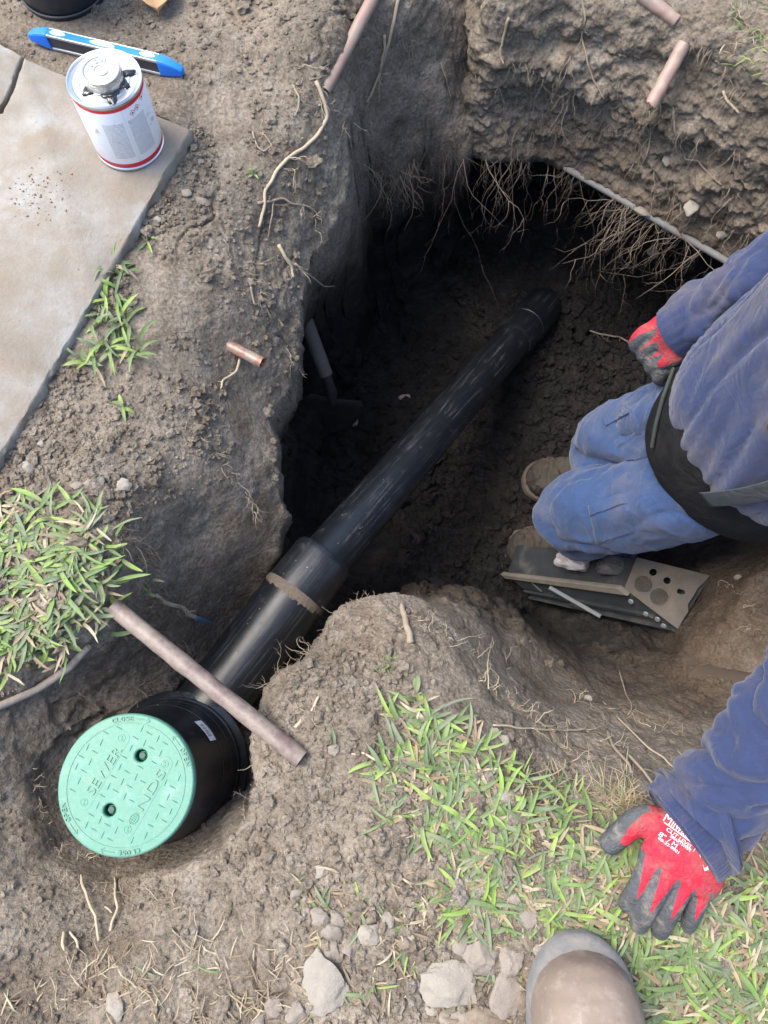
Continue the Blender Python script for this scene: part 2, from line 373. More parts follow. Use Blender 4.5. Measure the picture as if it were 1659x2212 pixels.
wme = fast_mesh('bank', Q2, grid_faces(nt_, ns)); wme.materials.append(M_SOIL)
bank = link('bank', wme); tag(bank, kind='structure')

def bvh_of(me):
    n = len(me.vertices); co = np.empty(n*3, np.float32); me.vertices.foreach_get('co', co)
    lp = np.empty(len(me.loops), np.int32); me.loops.foreach_get('vertex_index', lp)
    return BVHTree.FromPolygons([tuple(map(float, c)) for c in co.reshape(-1, 3)], [tuple(map(int, f)) for f in lp.reshape(-1, 4)])
BG, BW = bvh_of(gme), bvh_of(wme)
def hit(px, py, lift=0.0):
    """surface point and normal under a surveyed sight line"""
    d = raydir(px, py); best = None
    for B in (BG, BW):
        r = B.ray_cast(CAM, d)
        if r[0] is not None and (best is None or r[3] < best[2]):
            best = (r[0], r[1] if r[1].dot(d) < 0 else -r[1], r[3])
    if best is None: p = at(px, py, 0); return p, Vector((0, 0, 1))
    return best[0]+best[1]*lift, best[1]
def ground_z(x, y):
    r = BG.ray_cast(Vector((x, y, .9)), Vector((0, 0, -1)))
    return (r[0].z, r[1]) if r[0] else (0, Vector((0, 0, 1)))
# ------------------------------------------------------------------ more helpers
def simple(name, col, rough=.6, spec=.4, metal=0, var=.12, scale=40, bump=0, bscale=300, dirt=0, dirtcol=(.2, .165, .13), dscale=14):
    m, nt, b = mat(name, rough, spec); n = N(nt); p = n.obj()
    b.inputs['Metallic'].default_value = metal
    c = n.mix(n.noise(p, scale, 4, .6), tuple(x*(1-var) for x in col), tuple(min(1, x*(1+var)) for x in col))
    if dirt:
        d = n.ramp(n.noise(n.geo(), dscale, 6, .7), [(.62-.3*dirt, 0.), (.72, min(1, dirt))]); c = n.mix(d, c, dirtcol)
        rr = n.math('ADD', n.math('MULTIPLY', d, .5), rough, clamp=True); nt.links.new(rr, b.inputs['Roughness'])
    nt.links.new(c, b.inputs['Base Color'])
    if bump: nt.links.new(n.bump(n.noise(p, bscale, 3, .6), bump, .002), b.inputs['Normal'])
    return m
def eval_mesh(o, name, mtx=None):
    dg = bpy.context.evaluated_depsgraph_get(); dg.update()
    me = bpy.data.meshes.new_from_object(o.evaluated_get(dg)); me.name = name
    if mtx: me.transform(mtx)
    return me
def text_mesh(txt, length, height, depth=.0006, bold=0.0):
    """flat lettering, centred, fitted to length x height (metres)"""
    cu = bpy.data.curves.new('lettering', 'FONT'); cu.body = txt; cu.align_x = 'CENTER'; cu.align_y = 'CENTER'; cu.extrude = .03; cu.offset = bold; cu.resolution_u = 4
    o = link('lettering', cu); bpy.context.view_layer.update(); me = eval_mesh(o, 'lettering'); bpy.data.objects.remove(o)
    co = np.array([v.co[:] for v in me.vertices]); lo, hi = co.min(0), co.max(0); s = np.maximum(hi-lo, 1e-6)
    co = (co-(lo+hi)/2)/s*np.array([length, height, depth]); me.vertices.foreach_set('co', co.astype(np.float32).ravel()); me.update()
    return me
def plate(name, outer_, holes, th, m, parent=None, M=None, bevel=0):
    """flat plate with real holes"""
    cu = bpy.data.curves.new(name, 'CURVE'); cu.dimensions = '2D'; cu.fill_mode = 'BOTH'; cu.extrude = th/2; cu.bevel_depth = bevel; cu.bevel_resolution = 2
    for ring in [outer_]+holes:
        sp = cu.splines.new('POLY'); sp.points.add(len(ring)-1); sp.use_cyclic_u = True
        for k, (x, y) in enumerate(ring): sp.points[k].co = (x, y, 0, 1)
    o = link(name, cu); bpy.context.view_layer.update(); me = eval_mesh(o, name, M); bpy.data.objects.remove(o)
    me.materials.clear(); me.materials.append(m)
    me.polygons.foreach_set('use_smooth', [True]*len(me.polygons)); me.set_sharp_from_angle(angle=R(40))
    return link(name, me, parent)
def circ(cx, cy, r, n=64): return [(cx+r*math.cos(2*math.pi*k/n), cy+r*math.sin(2*math.pi*k/n)) for k in range(n)]
def axes_to(zv, loc, xv=None):
    zv = Vector(zv).normalized(); x = Vector(xv) if xv is not None else zv.orthogonal()
    x = (x-zv*x.dot(zv)).normalized(); y = zv.cross(x)
    M = Matrix((x, y, zv)).transposed().to_4x4(); M.translation = loc; return M

# ------------------------------------------------------------------ black sewer pipe with couplings
def pipe_material(name, streak_dir, dust=.5):
    m, nt, b = mat(name, .38, .5); n = N(nt); p = n.geo()
    t = n.obj()
    st = n.noise(n.scale(t, (220, 220, 7)), 1.0, 5, .65, .3)
    st = n.ramp(st, [(.52, 0.), (.64, .5), (.76, 1.)])
    pt = n.ramp(n.noise(t, 14, 4, .6), [(.40, 0.), (.60, 1.)])
    blot = n.ramp(n.noise(t, 55, 6, .75), [(.58, 0.), (.66, .7)])
    fd = n.math('MULTIPLY', n.math('MAXIMUM', n.math('MULTIPLY', st, pt), n.math('MULTIPLY', blot, n.math('MULTIPLY', pt, .6))), dust)
    flecks = n.math('MULTIPLY', n.ramp(n.voro(t, 95), [(.05, 1.), (.1, 0.)]), n.ramp(n.noise(t, 20, 2), [(.52, 0.), (.6, 1.)]))
    c = n.mix(fd, (.006, .0075, .010), (.115, .12, .128)); c = n.mix(n.math('MULTIPLY', flecks, .8), c, (.45, .42, .38))
    nt.links.new(c, b.inputs['Base Color'])
    nt.links.new(n.math('ADD', n.math('MULTIPLY', fd, .5), n.math('ADD', .26, n.math('MULTIPLY', n.noise(t, 30, 3), .2)), clamp=True), b.inputs['Roughness'])
    nt.links.new(n.bump(st, .12, .001), b.inputs['Normal'])
    return m
M_PIPE = pipe_material('black_abs', None, .7)
M_PIPE2 = pipe_material('black_abs_clean', None, .5)
PC = at(642, 1278, -.288); PE = Vector((.380, .950, -.778)); PD = (PE-PC).normalized()
pipe = thing('sewer_pipe', 'long black plastic sewer pipe sloping down across the bottom of the hole', 'pipe', PC)
pq = PD.to_track_quat('Z', 'Y').to_matrix().to_4x4()
PN = at(456, 1520, -.268); pq2 = (PC-PN).to_track_quat('Z', 'Y').to_matrix().to_4x4()
def pipe_part(name, prof, m=M_PIPE, q=None):
    o = MB().lathe(prof, 72, caps=False).build(name, m, pipe, angle=30); o.matrix_local = q or pq; return o
LP = (PE-PC).length
pipe_part('lower_pipe', [(.0422, .02), (.0465, .02), (.0465, LP+.12), (.0422, LP+.12), (.0422, .02)])
pipe_part('upper_pipe', [(.05, -.325), (.0568, -.325), (.0568, -.012), (.05, -.012), (.05, -.325)], M_PIPE2, pq2)
pipe_part('coupling', [(.0560, -.016), (.0574, -.014), (.0578, -.008), (.0578, 0), (.0560, .070), (.0545, .078), (.051, .083), (.0466, .0835)], M_PIPE2, pq2)
pipe_part('end_coupling', [(.0466, LP-.11), (.0505, LP-.11), (.0515, LP-.105), (.0515, LP-.028), (.053, LP-.027), (.054, LP-.02), (.054, LP+.0), (.0535, LP+.1)])
# wet sand caught on the shoulder of the coupling
sv_, sf_ = [], []
mb = MB(); K = 90
for i in range(K+1):
    a = R(-20)+R(212)*i/K; wd = .0068*math.sin(math.pi*i/K)**.5*(.85+.3*rnd.random())
    for j, (rr, zz) in enumerate(((.0564, -.030*wd/.0085), (.0578*(.988+.018*rnd.random()), -.022*wd/.0085), (.0588*(.993+.012*rnd.random()), -.012), (.0586*(.993+.010*rnd.random()), -.004), (.0570, -.001))):
        mb.v.append((rr*math.cos(a), rr*math.sin(a), zz))
for i in range(K):
    for j in range(4): mb.f.append((i*5+j, i*5+j+1, i*5+6+j, i*5+5+j)); mb.m.append(0)
M_SAND = simple('wet_sand', (.12, .10, .078), .95, .1, var=.5, scale=260, bump=.8, bscale=500)
sr = mb.build('sand_ring', M_SAND, pipe, angle=180); sr.matrix_local = pq2

# ------------------------------------------------------------------ round valve box with green SEWER lid
LC = at(270.6, 1694.7, 0.0); LR = .0868
M_BOX = pipe_material('valve_box_black', None, .28)
vb = thing('valve_box', 'round black valve box closed by a green SEWER lid, set in a small pit', 'valve box', LC)
o = MB().lathe([(.0, -.03), (.08, -.03), (.082, -.012), (.0855, -.014), (.0862, -.03), (.0868, -.032), (.0962, -.135), (.0972, -.136), (.1008, -.172), (.1022, -.174), (.1042, -.198), (.107, -.2), (.1075, -.212), (.1165, -.217), (.1178, -.221), (.1178, -.232), (.112, -.236), (0, -.236)], 96).build('body', M_BOX, vb, angle=22)
def lid_mat():
    m, nt, b = mat('green_lid', .5, .45); n = N(nt); t = n.obj()
    sc = n.noise(n.scale(t, (900, 60, 60)), 1.0, 3, .6, .4); sc2 = n.noise(n.scale(t, (70, 800, 60)), 1.0, 3, .6, .4)
    s = n.ramp(n.math('MAXIMUM', sc, sc2), [(.6, 0.), (.74, .55)])
    mot = n.noise(t, 160, 4, .7)
    c = n.mix(mot, (.068, .198, .137), (.096, .25, .18)); c = n.mix(s, c, (.19, .40, .31))
    c = n.mix(n.ramp(n.noise(t, 26, 5, .7), [(.55, 0.), (.8, .35)]), c, (.30, .50, .41))
    c = n.mix(n.ramp(n.noise(t, 48, 6, .75), [(.52, 0.), (.74, .28)]), c, (.22, .21, .17)); nt.links.new(c, b.inputs['Base Color']); nt.links.new(n.bump(mot, .15, .0008), b.inputs['Normal'])
    return m
M_LID = lid_mat()
def lq(cx, cy):   # enlarged-survey coordinates of the lid -> lid-local x, y
    p = at(106.2+.2*cx, 1526.3+.2*cy, 0.0); return Vector((p.x-LC.x, p.y-LC.y))
holes = [lq(985, 533), lq(645, 1123)]; HR = .0101
lid = plate('lid', circ(0, 0, LR-.0022, 128), [circ(h.x, h.y, HR, 40) for h in holes], .004, M_LID, vb, Matrix.Translation((0, 0, -.0062)), bevel=.0022)
tag(lid, 'mint green lid lettered SEWER with two bolt holes')
MB().lathe([(LR-.0005, -.0045), (LR+.0005, -.0055), (LR+.0005, -.0135), (LR-.004, -.0138)], 128, caps=False).build('lid_rim', M_LID, lid)
r_in = lq(822+640, 842).x
MB().lathe([(r_in-.0009, -.0022), (r_in-.0006, -.0013), (r_in+.0004, -.0013), (r_in+.0007, -.0022)], 128, caps=False).build('lid_ring', M_LID, lid)
M_LIDIN = simple('lid_socket_green', (.05, .26, .15), .6, .3)
M_BOLT = simple('zinc_bolt', (.05, .095, .08), .55, .3)
for h in holes:
    cup = MB().lathe([(HR+.0006, -.004), (HR, -.0042), (HR-.001, -.0215), (.0052, -.022), (.0052, -.0118), (0, -.0118)], 40, caps=False).build('bolt_socket', M_LIDIN, lid); cup.location = (h.x, h.y, 0)
    bo = MB().lathe([(.0058, -.0215), (.0058, -.018), (.0043, -.0175), (.0042, -.0085), (.0036, -.008), (0, -.008)], 24).build('bolt', M_BOLT, lid); bo.location = (h.x, h.y, 0)
ux = (lq(715, 500)-lq(455, 905)).normalized(); ang = math.atan2(ux.y, ux.x)
ZT = -.0021
def capsule(a, b, r, name, zt):
    d = (b-a).normalized(); q = Vector((-d.y, d.x)); pts = []
    for k in range(13): t = -math.pi/2+math.pi*k/12; v = b+d*(math.cos(t)*r)+q*(math.sin(t)*r); pts.append((v.x, v.y))
    for k in range(13): t = math.pi/2+math.pi*k/12; v = a+d*(math.cos(t)*r)+q*(math.sin(t)*r); pts.append((v.x, v.y))
    return MB().prism(pts, ZT-.002, zt).build(name, M_LID, lid, bevel=.0003)
capsule(lq(782, 345), lq(372, 1035), .0098, 'name_panel', ZT+.00035); capsule(lq(1245, 622), lq(842, 1330), .0098, 'name_panel', ZT+.00035)
def letters(txt, c, L, H, a, parent=lid, m=M_LID, z=ZT+.0009, name='lettering', depth=.0016, bold=.0):
    me = text_mesh(txt, L, H, depth, bold); me.materials.append(m); o = link(name, me, parent); o.location = (c.x, c.y, z); o.rotation_euler.z = a; return o
letters('SEWER', lq(588, 690), (lq(450, 960)-lq(730, 440)).length*1.0, .0118, ang)
letters('NDS', (lq(985, 1090)+lq(1200, 710))/2, (lq(975, 1120)-lq(1205, 690)).length, .0112, ang)
gl = lq(912, 1213)
glb = MB()
for k in range(4):
    tx_ = -.0034+.00227*k
    glb.tube([Vector((gl.x, gl.y, ZT+.0006))+Vector((ux.x*math.sin(t_)*.0072*1-ux.y*0+(-ux.y)*(tx_)*math.cos(t_)*1.35, ux.y*math.sin(t_)*.0072+ux.x*tx_*math.cos(t_)*1.35, 0)) for t_ in np.linspace(-1.5, 1.5, 12)], .0003, 5)
for k in range(5):
    ty_ = -.0052+.0026*k; wv = .0047*math.sqrt(max(0, 1-(ty_/.0072)**2))
    c0 = Vector((gl.x+ux.x*ty_, gl.y+ux.y*ty_, ZT+.0006)); dv_ = Vector((-ux.y, ux.x, 0))*wv
    glb.tube([c0-dv_, c0+dv_], .0003, 5)
glb.tube([Vector((gl.x, gl.y, ZT+.0006))+Vector((ux.x*math.sin(t_)*.0074-ux.y*math.cos(t_)*.0052, ux.y*math.sin(t_)*.0074+ux.x*math.cos(t_)*.0052, 0)) for t_ in np.linspace(0, 2*math.pi, 33)], .0004, 5)
glb.build('globe_emblem', M_LID, lid)
for cx, cy in ((778, 342), (372, 1035), (1243, 622), (842, 1330)):
    c = lq(cx, cy); b = MB(); b.lathe([(.0049, ZT+.0002), (.0048, ZT+.0009), (.0042, ZT+.0009), (.0041, ZT+.0004), (0, ZT+.0004)], 28, Matrix.Translation((c.x, c.y, 0)))
    b.build('boss', M_LID, lid)
    for s_ in (-1, 1):
        b = MB(); b.lathe([(.0013, ZT+.0003), (.0012, ZT+.0010), (0, ZT+.0011)], 12, Matrix.Translation((c.x+s_*.0019*math.cos(ang+.5), c.y+s_*.0019*math.sin(ang+.5), 0))); b.build('pip', M_LIDIN, lid)
def arc_text(txt, a0, a1, rad):
    for k, ch in enumerate(txt):
        a = a0+(a1-a0)*k/(len(txt)-1)
        letters(ch, Vector((rad*math.cos(a), rad*math.sin(a))), .0046, .0058, a-math.pi/2, name='letter')
rad = lq(822+688, 842).x
for off in (0, math.pi):
    arc_text('CLOSE', R(105.5)+off, R(89)+off, rad); arc_text('OPEN', R(31)+off, R(18)+off, rad)
    for (b0, b1) in ((85, 72), (46, 35)):
        ar = MB(); n_ = 8; a0, a1 = R(b0)+off, R(b1)+off
        if b0 == 46: a0, a1 = a1, a0
        ar.tube([(rad*math.cos(a), rad*math.sin(a), ZT+.0004) for a in np.linspace(a0, a1, n_)], .0006, 6)
        for rr in (.0032, -.0032):
            ae = a1+(a0-a1)*.22; ar.tube([(rad*math.cos(a1), rad*math.sin(a1), ZT+.0004), ((rad+rr)*math.cos(ae), (rad+rr)*math.sin(ae), ZT+.0004)], .0006, 6)
        ar.build('arrow', M_LID, lid)
# raised tread marks
tread = [MB(), MB()]
def seg_d(p, a, b):
    t = max(0, min(1, (p-a).dot(b-a)/(b-a).length_squared)); return (p-(a+(b-a)*t)).length
tread_me = None
for i in range(-9, 10):
    for j in range(-9, 10):
        for base, dvec in (((410, 440), (38, -88)), ((487, 490), (80, 46))):
            cx, cy = base[0]+147*i+27*j, base[1]-50*i+158*j; c = lq(cx, cy)
            if c.length > r_in-.0042 or min((c-h).length for h in holes) < HR+.0035: continue
            if seg_d(c, lq(782, 345), lq(372, 1035)) < .0125 or seg_d(c, lq(1245, 622), lq(842, 1330)) < .0125: continue
            if tread_me is None:
                b = MB(); Lh = .0058; b.add([(-Lh, 0, 0), (-Lh*.5, .0009, 0), (0, .0012, 0), (Lh*.5, .0009, 0), (Lh, 0, 0), (Lh*.5, -.0009, 0), (0, -.0012, 0), (-Lh*.5, -.0009, 0), (-Lh*.6, 0, .0011), (0, 0, .0013), (Lh*.6, 0, .0011)],
                      [(0, 8, 1), (1, 8, 9, 2), (2, 9, 10, 3), (3, 10, 4), (4, 10, 5), (5, 10, 9, 6), (6, 9, 8, 7), (7, 8, 0)])
                o = b.build('tread_mark', M_LID, lid, smooth=False); tread_me = o.data
            else: o = link('tread_mark', tread_me, lid)
            d = lq(cx+dvec[0], cy+dvec[1])-c; o.location = (c.x, c.y, ZT-.0002); o.rotation_euler.z = math.atan2(d.y, d.x)
# bar code sticker on the wall of the box
def sticker_mat():
    m, nt, b = mat('sticker_paper', .45, .4); n = N(nt); t = n.obj(); x, y, z = n.sep(t)
    bars = n.ramp(n.noise(n.scale(t, (1, 0, 0)), 900, 0, 0), [(.47, 0.), (.52, 1.)])
    inb = n.math('MULTIPLY', n.math('MULTIPLY', n.math('GREATER_THAN', y, -.004), n.math('LESS_THAN', y, .011)), n.math('LESS_THAN', n.math('ABSOLUTE', x), .012))
    lt = n.math('MULTIPLY', n.math('MULTIPLY', n.math('GREATER_THAN', y, -.011), n.math('LESS_THAN', y, -.007)), n.math('MULTIPLY', n.math('LESS_THAN', n.math('ABSOLUTE', x), .011), n.ramp(n.noise(t, 1400, 1), [(.5, 0.), (.55, 1.)])))
    c = n.mix(n.math('MAXIMUM', n.math('MULTIPLY', bars, inb), lt), (.78, .8, .82), (.05, .07, .1)); nt.links.new(c, b.inputs['Base Color']); return m
st_c = at(463, 1557, -.095); dv2 = Vector((st_c.x-LC.x, st_c.y-LC.y)); th0 = math.atan2(dv2.y, dv2.x)
mb = MB(); nxs, nys = 14, 6
for j in range(nys):
    for i in range(nxs):
        # a strip lying round the cone, long side along the circumference
        s_ = (i/(nxs-1)-.5)*.036; h_ = (j/(nys-1)-.5)*.034
        mb.v.append((s_, h_, 0))
for j in range(nys-1):
    for i in range(nxs-1): mb.f.append((j*nxs+i, j*nxs+i+1, (j+1)*nxs+i+1, (j+1)*nxs+i)); mb.m.append(0)
stk = mb.build('sticker', sticker_mat(), vb)
# bend it onto the cone with shape-true coordinates kept in object space
me = stk.data; zc_ = -.118; rc = .0868+(.0962-.0868)*(-.032-zc_)/.103; slope = (.0962-.0868)/.103
tan_ = Vector((-math.sin(th0), math.cos(th0), 0)); rad_ = Vector((math.cos(th0), math.sin(th0), 0)); upv = (Vector((0, 0, 1))-rad_*slope).normalized()
tw = R(8)
for v in me.vertices:
    s_ = -(v.co.x*math.cos(tw)-v.co.y*math.sin(tw)); h_ = v.co.x*math.sin(tw)+v.co.y*math.cos(tw)
    v.co.z = -(s_*s_)/(2*rc)+.0007
Mx = Matrix((-tan_, upv, rad_)).transposed().to_4x4(); Mx.translation = Vector((rad_.x*rc, rad_.y*rc, zc_)); stk.matrix_local = Mx

# ------------------------------------------------------------------ concrete slabs
def concrete():
    m, nt, b = mat('weathered_concrete', .9, .25); n = N(nt); p = n.geo()
    c = n.ramp(n.noise(p, 9, 6, .65), [(.3, (.18, .162, .132)), (.5, (.245, .23, .20)), (.68, (.305, .308, .298))])
    c = n.mix(n.ramp(n.noise(p, 17, 5, .7, .4), [(.46, 0.), (.66, .7)]), c, (.215, .17, .122))
    c = n.mix(n.ramp(n.noise(n.scale(p, (3.2, 2.6, 1)), 1.0, 3, .5), [(.46, 0.), (.62, .8)]), c, (.20, .16, .115))
    c = n.mix(n.ramp(n.noise(p, 130, 4, .7), [(.58, 0.), (.74, .6)]), c, (.2, .155, .11))
    c = n.mix(n.ramp(n.voro(p, 340), [(.06, .6), (.14, 0.)]), c, (.55, .53, .5))
    nt.links.new(c, b.inputs['Base Color']); nb = n.bump(n.noise(p, 160, 5, .7), .5, .003); nt.links.new(nb, b.inputs['Normal']); return m
M_CON = concrete()
SLZ = .012
def slab(name, pxs, label, z1=SLZ, th=.042, seed=0):
    P = [at(a, b_, z1) for a, b_ in pxs]; pts = []
    for i in range(len(P)):
        a, b_ = P[i], P[(i+1) % len(P)]; k = max(1, int((b_-a).length/.007))
        for j in range(k): pts.append(a.lerp(b_, j/k))
    cx = sum(p.x for p in pts)/len(pts); cy = sum(p.y for p in pts)/len(pts)
    A_ = np.array([(p.x, p.y, 0) for p in pts]); mb = MB(); n_ = len(pts)
    for k, (dz, ins_, am) in enumerate(((0, .0032, .0006), (-.0012, .0012, .0015), (-.005, 0, .0022), (-.016, .0, .004), (-.028, -.001, .005), (-th, .002, .006))):
        Q_ = A_.copy(); Q_[:, 2] = dz*30
        off = fbm(Q_, 55, 3, 5+seed)*am*2.2+fbm(Q_, 12, 2, 9+seed)*am
        dirs = A_[:, :2]-[cx, cy]; tn = np.roll(A_[:, :2], -1, 0)-np.roll(A_[:, :2], 1, 0); nrm_ = np.c_[tn[:, 1], -tn[:, 0]]; nrm_ /= np.linalg.norm(nrm_, axis=1)[:, None]
        nrm_ *= np.sign((nrm_*dirs).sum(1))[:, None]
        for q in range(n_): mb.v.append((A_[q, 0]+nrm_[q, 0]*(off[q]-ins_), A_[q, 1]+nrm_[q, 1]*(off[q]-ins_), z1+dz))
    for k in range(5):
        for q in range(n_): mb.f.append((k*n_+q, k*n_+(q+1) % n_, (k+1)*n_+(q+1) % n_, (k+1)*n_+q)); mb.m.append(0)
    mb.f.append(tuple(range(n_))); mb.m.append(0); mb.f.append(tuple(5*n_+q for q in range(n_-1, -1, -1))); mb.m.append(0)
    o = mb.build(name, M_CON, angle=50); return tag(o, label, 'slab', 'concrete slabs')
slab('concrete_slab', [(412, 279), (330, 420), (215, 620), (150, 735), (0, 985), (-160, 1250), (-500, 900), (-400, 300), (5, 243), (26, 198), (52, 124)], 'large dusty concrete slab that the glue can stands on')
slab('concrete_slab', [(46, 120), (18, 196), (-6, 240), (-300, 180), (-260, 0), (-60, 60)], 'grey broken slab piece beyond the crack in the paving', z1=SLZ-.003, seed=4)

# ------------------------------------------------------------------ glue can
CB = at(281, 309, SLZ); CD = .1046; CH = .121; cr = CD/2
can = thing('glue_can', 'white and red can of pipe cement with silver top, glue dribbled round its cap', 'can', CB)
tocam = math.atan2(-CB.y, -CB.x); can.rotation_euler = (R(-2.5), R(1.2), 0)
M_TIN = simple('tinplate', (.62, .63, .64), .25, .5, metal=1, var=.1, scale=60)
M_TINS = simple('tinplate_dull', (.5, .49, .46), .38, .5, metal=1, var=.2, scale=60, dirt=.35, dirtcol=(.2, .16, .1), dscale=60)
MB().lathe([(0, .002), (cr-.004, .002), (cr-.003, 0), (cr+.0006, .0), (cr+.001, .0035), (cr-.0004, .005), (cr-.0004, CH-.006), (cr+.0006, CH-.0045), (cr+.0009, CH-.0008), (cr+.0002, CH), (cr-.0014, CH-.0004), (cr-.0018, CH-.004), (cr-.006, CH-.0055), (cr-.0075, CH-.0042), (cr-.016, CH-.0042), (cr-.0175, CH-.003), (cr-.022, CH-.003), (.0, CH-.003)], 80).build('body', M_TIN, can, angle=25)
def label_mat():
    m, nt, b = mat('can_label', .4, .4); n = N(nt); t = n.obj(); x, y, z = n.sep(t)
    th = n.math('ARCTAN2', y, x); zf = n.math('DIVIDE', z, CH)
    ang_ = th   # label is turned so that angle 0 faces the open ground
    red = n.math('MAXIMUM', n.math('GREATER_THAN', zf, .905), n.math('LESS_THAN', zf, .115))
    # columns of small print
    col = n.math('LESS_THAN', n.math('ABSOLUTE', n.math('SUBTRACT', n.math('ABSOLUTE', n.math('SUBTRACT', ang_, .05)), .36)), .29)
    rng_ = n.math('MULTIPLY', n.math('LESS_THAN', zf, .74), n.math('GREATER_THAN', zf, .2))
    ln = n.math('GREATER_THAN', n.math('SINE', n.math('MULTIPLY', z, 2*math.pi/.0021)), -.1)
    cv = n.new('ShaderNodeCombineXYZ'); n.l(n.math('MULTIPLY', ang_, 60), cv.inputs[0]); n.l(n.math('FLOOR', n.math('DIVIDE', z, .0021)), cv.inputs[1])
    wd_ = n.ramp(n.noise(cv.outputs[0], 1.4, 2, .6), [(.36, 0.), (.46, 1.)])
    tx = n.math('MULTIPLY', n.math('MULTIPLY', col, rng_), n.math('MULTIPLY', ln, wd_))
    c = n.mix(n.math('MULTIPLY', tx, .6), (.76, .76, .78), (.12, .12, .14)); 
    seam = n.math('LESS_THAN', n.math('ABSOLUTE', n.math('SUBTRACT', ang_, .05)), .035); c = n.mix(n.math('MULTIPLY', seam, .5), c, (.7, .68, .6))
    c = n.mix(red, c, (.62, .02, .035))
    stain = n.ramp(n.noise(t, 60, 4, .65), [(.6, 0.), (.7, .75)]); c = n.mix(n.math('MULTIPLY', stain, n.math('GREATER_THAN', zf, .45)), c, (.36, .27, .17))
    c = n.mix(n.ramp(n.noise(t, 18, 5, .7), [(.56, 0.), (.75, .35)]), c, (.5, .44, .36))
    nt.links.new(c, b.inputs['Base Color']); return m
lb = MB().lathe([(cr-.0002, .0055), (cr+.0001, .006), (cr+.0001, CH-.0075), (cr-.0002, CH-.007)], 96, caps=False).build('label', label_mat(), can); lb.rotation_euler.z = tocam
M_DIA = simple('hazard_red', (.75, .1, .07), .5); M_INK = simple('print_black', (.03, .03, .03), .5); M_WHT = simple('print_white', (.8, .8, .8), .5)
for da, dz, tl in ((.34, .098, 0), (.52, .1005, .1), (.80, .1065, .15)):
    for k, (sz, mm_, lift, nm) in enumerate(((.0052, M_DIA, .0003, 'hazard_diamond'), (.0042, M_WHT, .0005, 'diamond_field'), (.0017, M_INK, .0007, 'hazard_symbol'))):
        mb = MB(); rr = cr+lift; pts = []
        for (a, b_) in ((1, 0), (.5, .5), (0, 1), (-.5, .5), (-1, 0), (-.5, -.5), (0, -1), (.5, -.5)):
            aa = tocam+da+a*sz/rr; pts.append((rr*math.cos(aa), rr*math.sin(aa), dz+b_*sz))
        mb.add(pts, [tuple(range(8))])
        if k == 0: par_ = mb.build(nm, mm_, can)
        else: mb.build(nm, mm_, par_)
cap = MB().lathe([(.0275, CH-.0032), (.0282, CH-.001), (.0278, CH+.0005), (.0278, CH+.0115), (.0268, CH+.0138), (.0255, CH+.0143), (.0235, CH+.0138), (.0225, CH+.0126), (.0115, CH+.0126), (.0105, CH+.0139), (.0085, CH+.0139), (.0078, CH+.0128), (0, CH+.0128)], 72).build('cap', M_TINS, can, angle=28)
me_l = []
for k, ch in enumerate('UDH'):
    a = R(150)-k*R(34); me = text_mesh(ch, .0055, .0075, .0012, .02); me.materials.append(M_TIN); o = link('letter', me, cap); o.location = (.0172*math.cos(a), .0172*math.sin(a), CH+.013); o.rotation_euler.z = a-math.pi/2
kn = MB()
for k in range(90):
    a = 2*math.pi*k/90; kn.box((.0279*math.cos(a), .0279*math.sin(a), CH+.0085), (.0006, .0009, .004), Matrix.Rotation(a, 3, 'Z'))
kn.build('knurl', M_TINS, cap, smooth=False)
M_GLUE = simple('black_glue', (.012, .013, .016), .12, .6)
gm = MB(); gr_ = random.Random(4)
for a0, a1, r0, r1 in ((-150, -118, .030, .036), (-95, -35, .029, .034), (-80, -55, .034, .043), (-72, -64, .04, .048), (-35, 5, .029, .033), (12, 30, .031, .043), (-28, -8, .032, .037)):
    K = 14; V_ = []
    for i in range(K+1):
        a = R(a0+(a1-a0)*i/K); e = math.sin(math.pi*i/K)**.5; ro = r0-.003+(r1-r0+.004)*e*(.8+.4*gr_.random())
        for (rr, zz) in ((.0265, CH-.0028), (.0285, CH-.0012), ((.0285+ro)/2, CH-.0012+.0006*e), (ro, CH-.0026), (ro+.0008, CH-.0036)): V_.append((rr*math.cos(a), rr*math.sin(a), zz+.0003))
    gm.add(V_, [(i*5+j, i*5+j+1, i*5+6+j, i*5+5+j) for i in range(K) for j in range(4)])
gm.build('glue_dribble', M_GLUE, can, angle=80)

# ------------------------------------------------------------------ torpedo level
a_, b_ = at(52, 42, .045), at(378, 119, .045); a_.z = b_.z = 0; ldir = (b_-a_).normalized(); llen = (b_-a_).length
lvl = thing('torpedo_level', 'blue and black torpedo level lying on the bare soil behind the can', 'level', (a_+b_)/2+Vector((0, 0, .004))); lvl.rotation_euler.z = math.atan2(ldir.y, ldir.x)
M_BLUE = simple('blue_plastic', (.012, .17, .72), .4, .45, var=.05, dirt=.12, dirtcol=(.3, .27, .24)); M_DKP = simple('dark_panel', (.05, .048, .052), .55, .3, dirt=.2, dirtcol=(.14, .13, .12)); M_ALU = simple('aluminium', (.62, .64, .68), .35, .5, metal=.8)
hl = llen/2; bh, bw = .028, .016
core = .74
MB().box((0, 0, bh/2), (llen*core, bw-.003, bh-.006)).build('body', M_DKP, lvl)
MB().box((0, 0, bh-.0025), (llen*core, bw*.72, .005)).build('top_strip', M_BLUE, lvl)
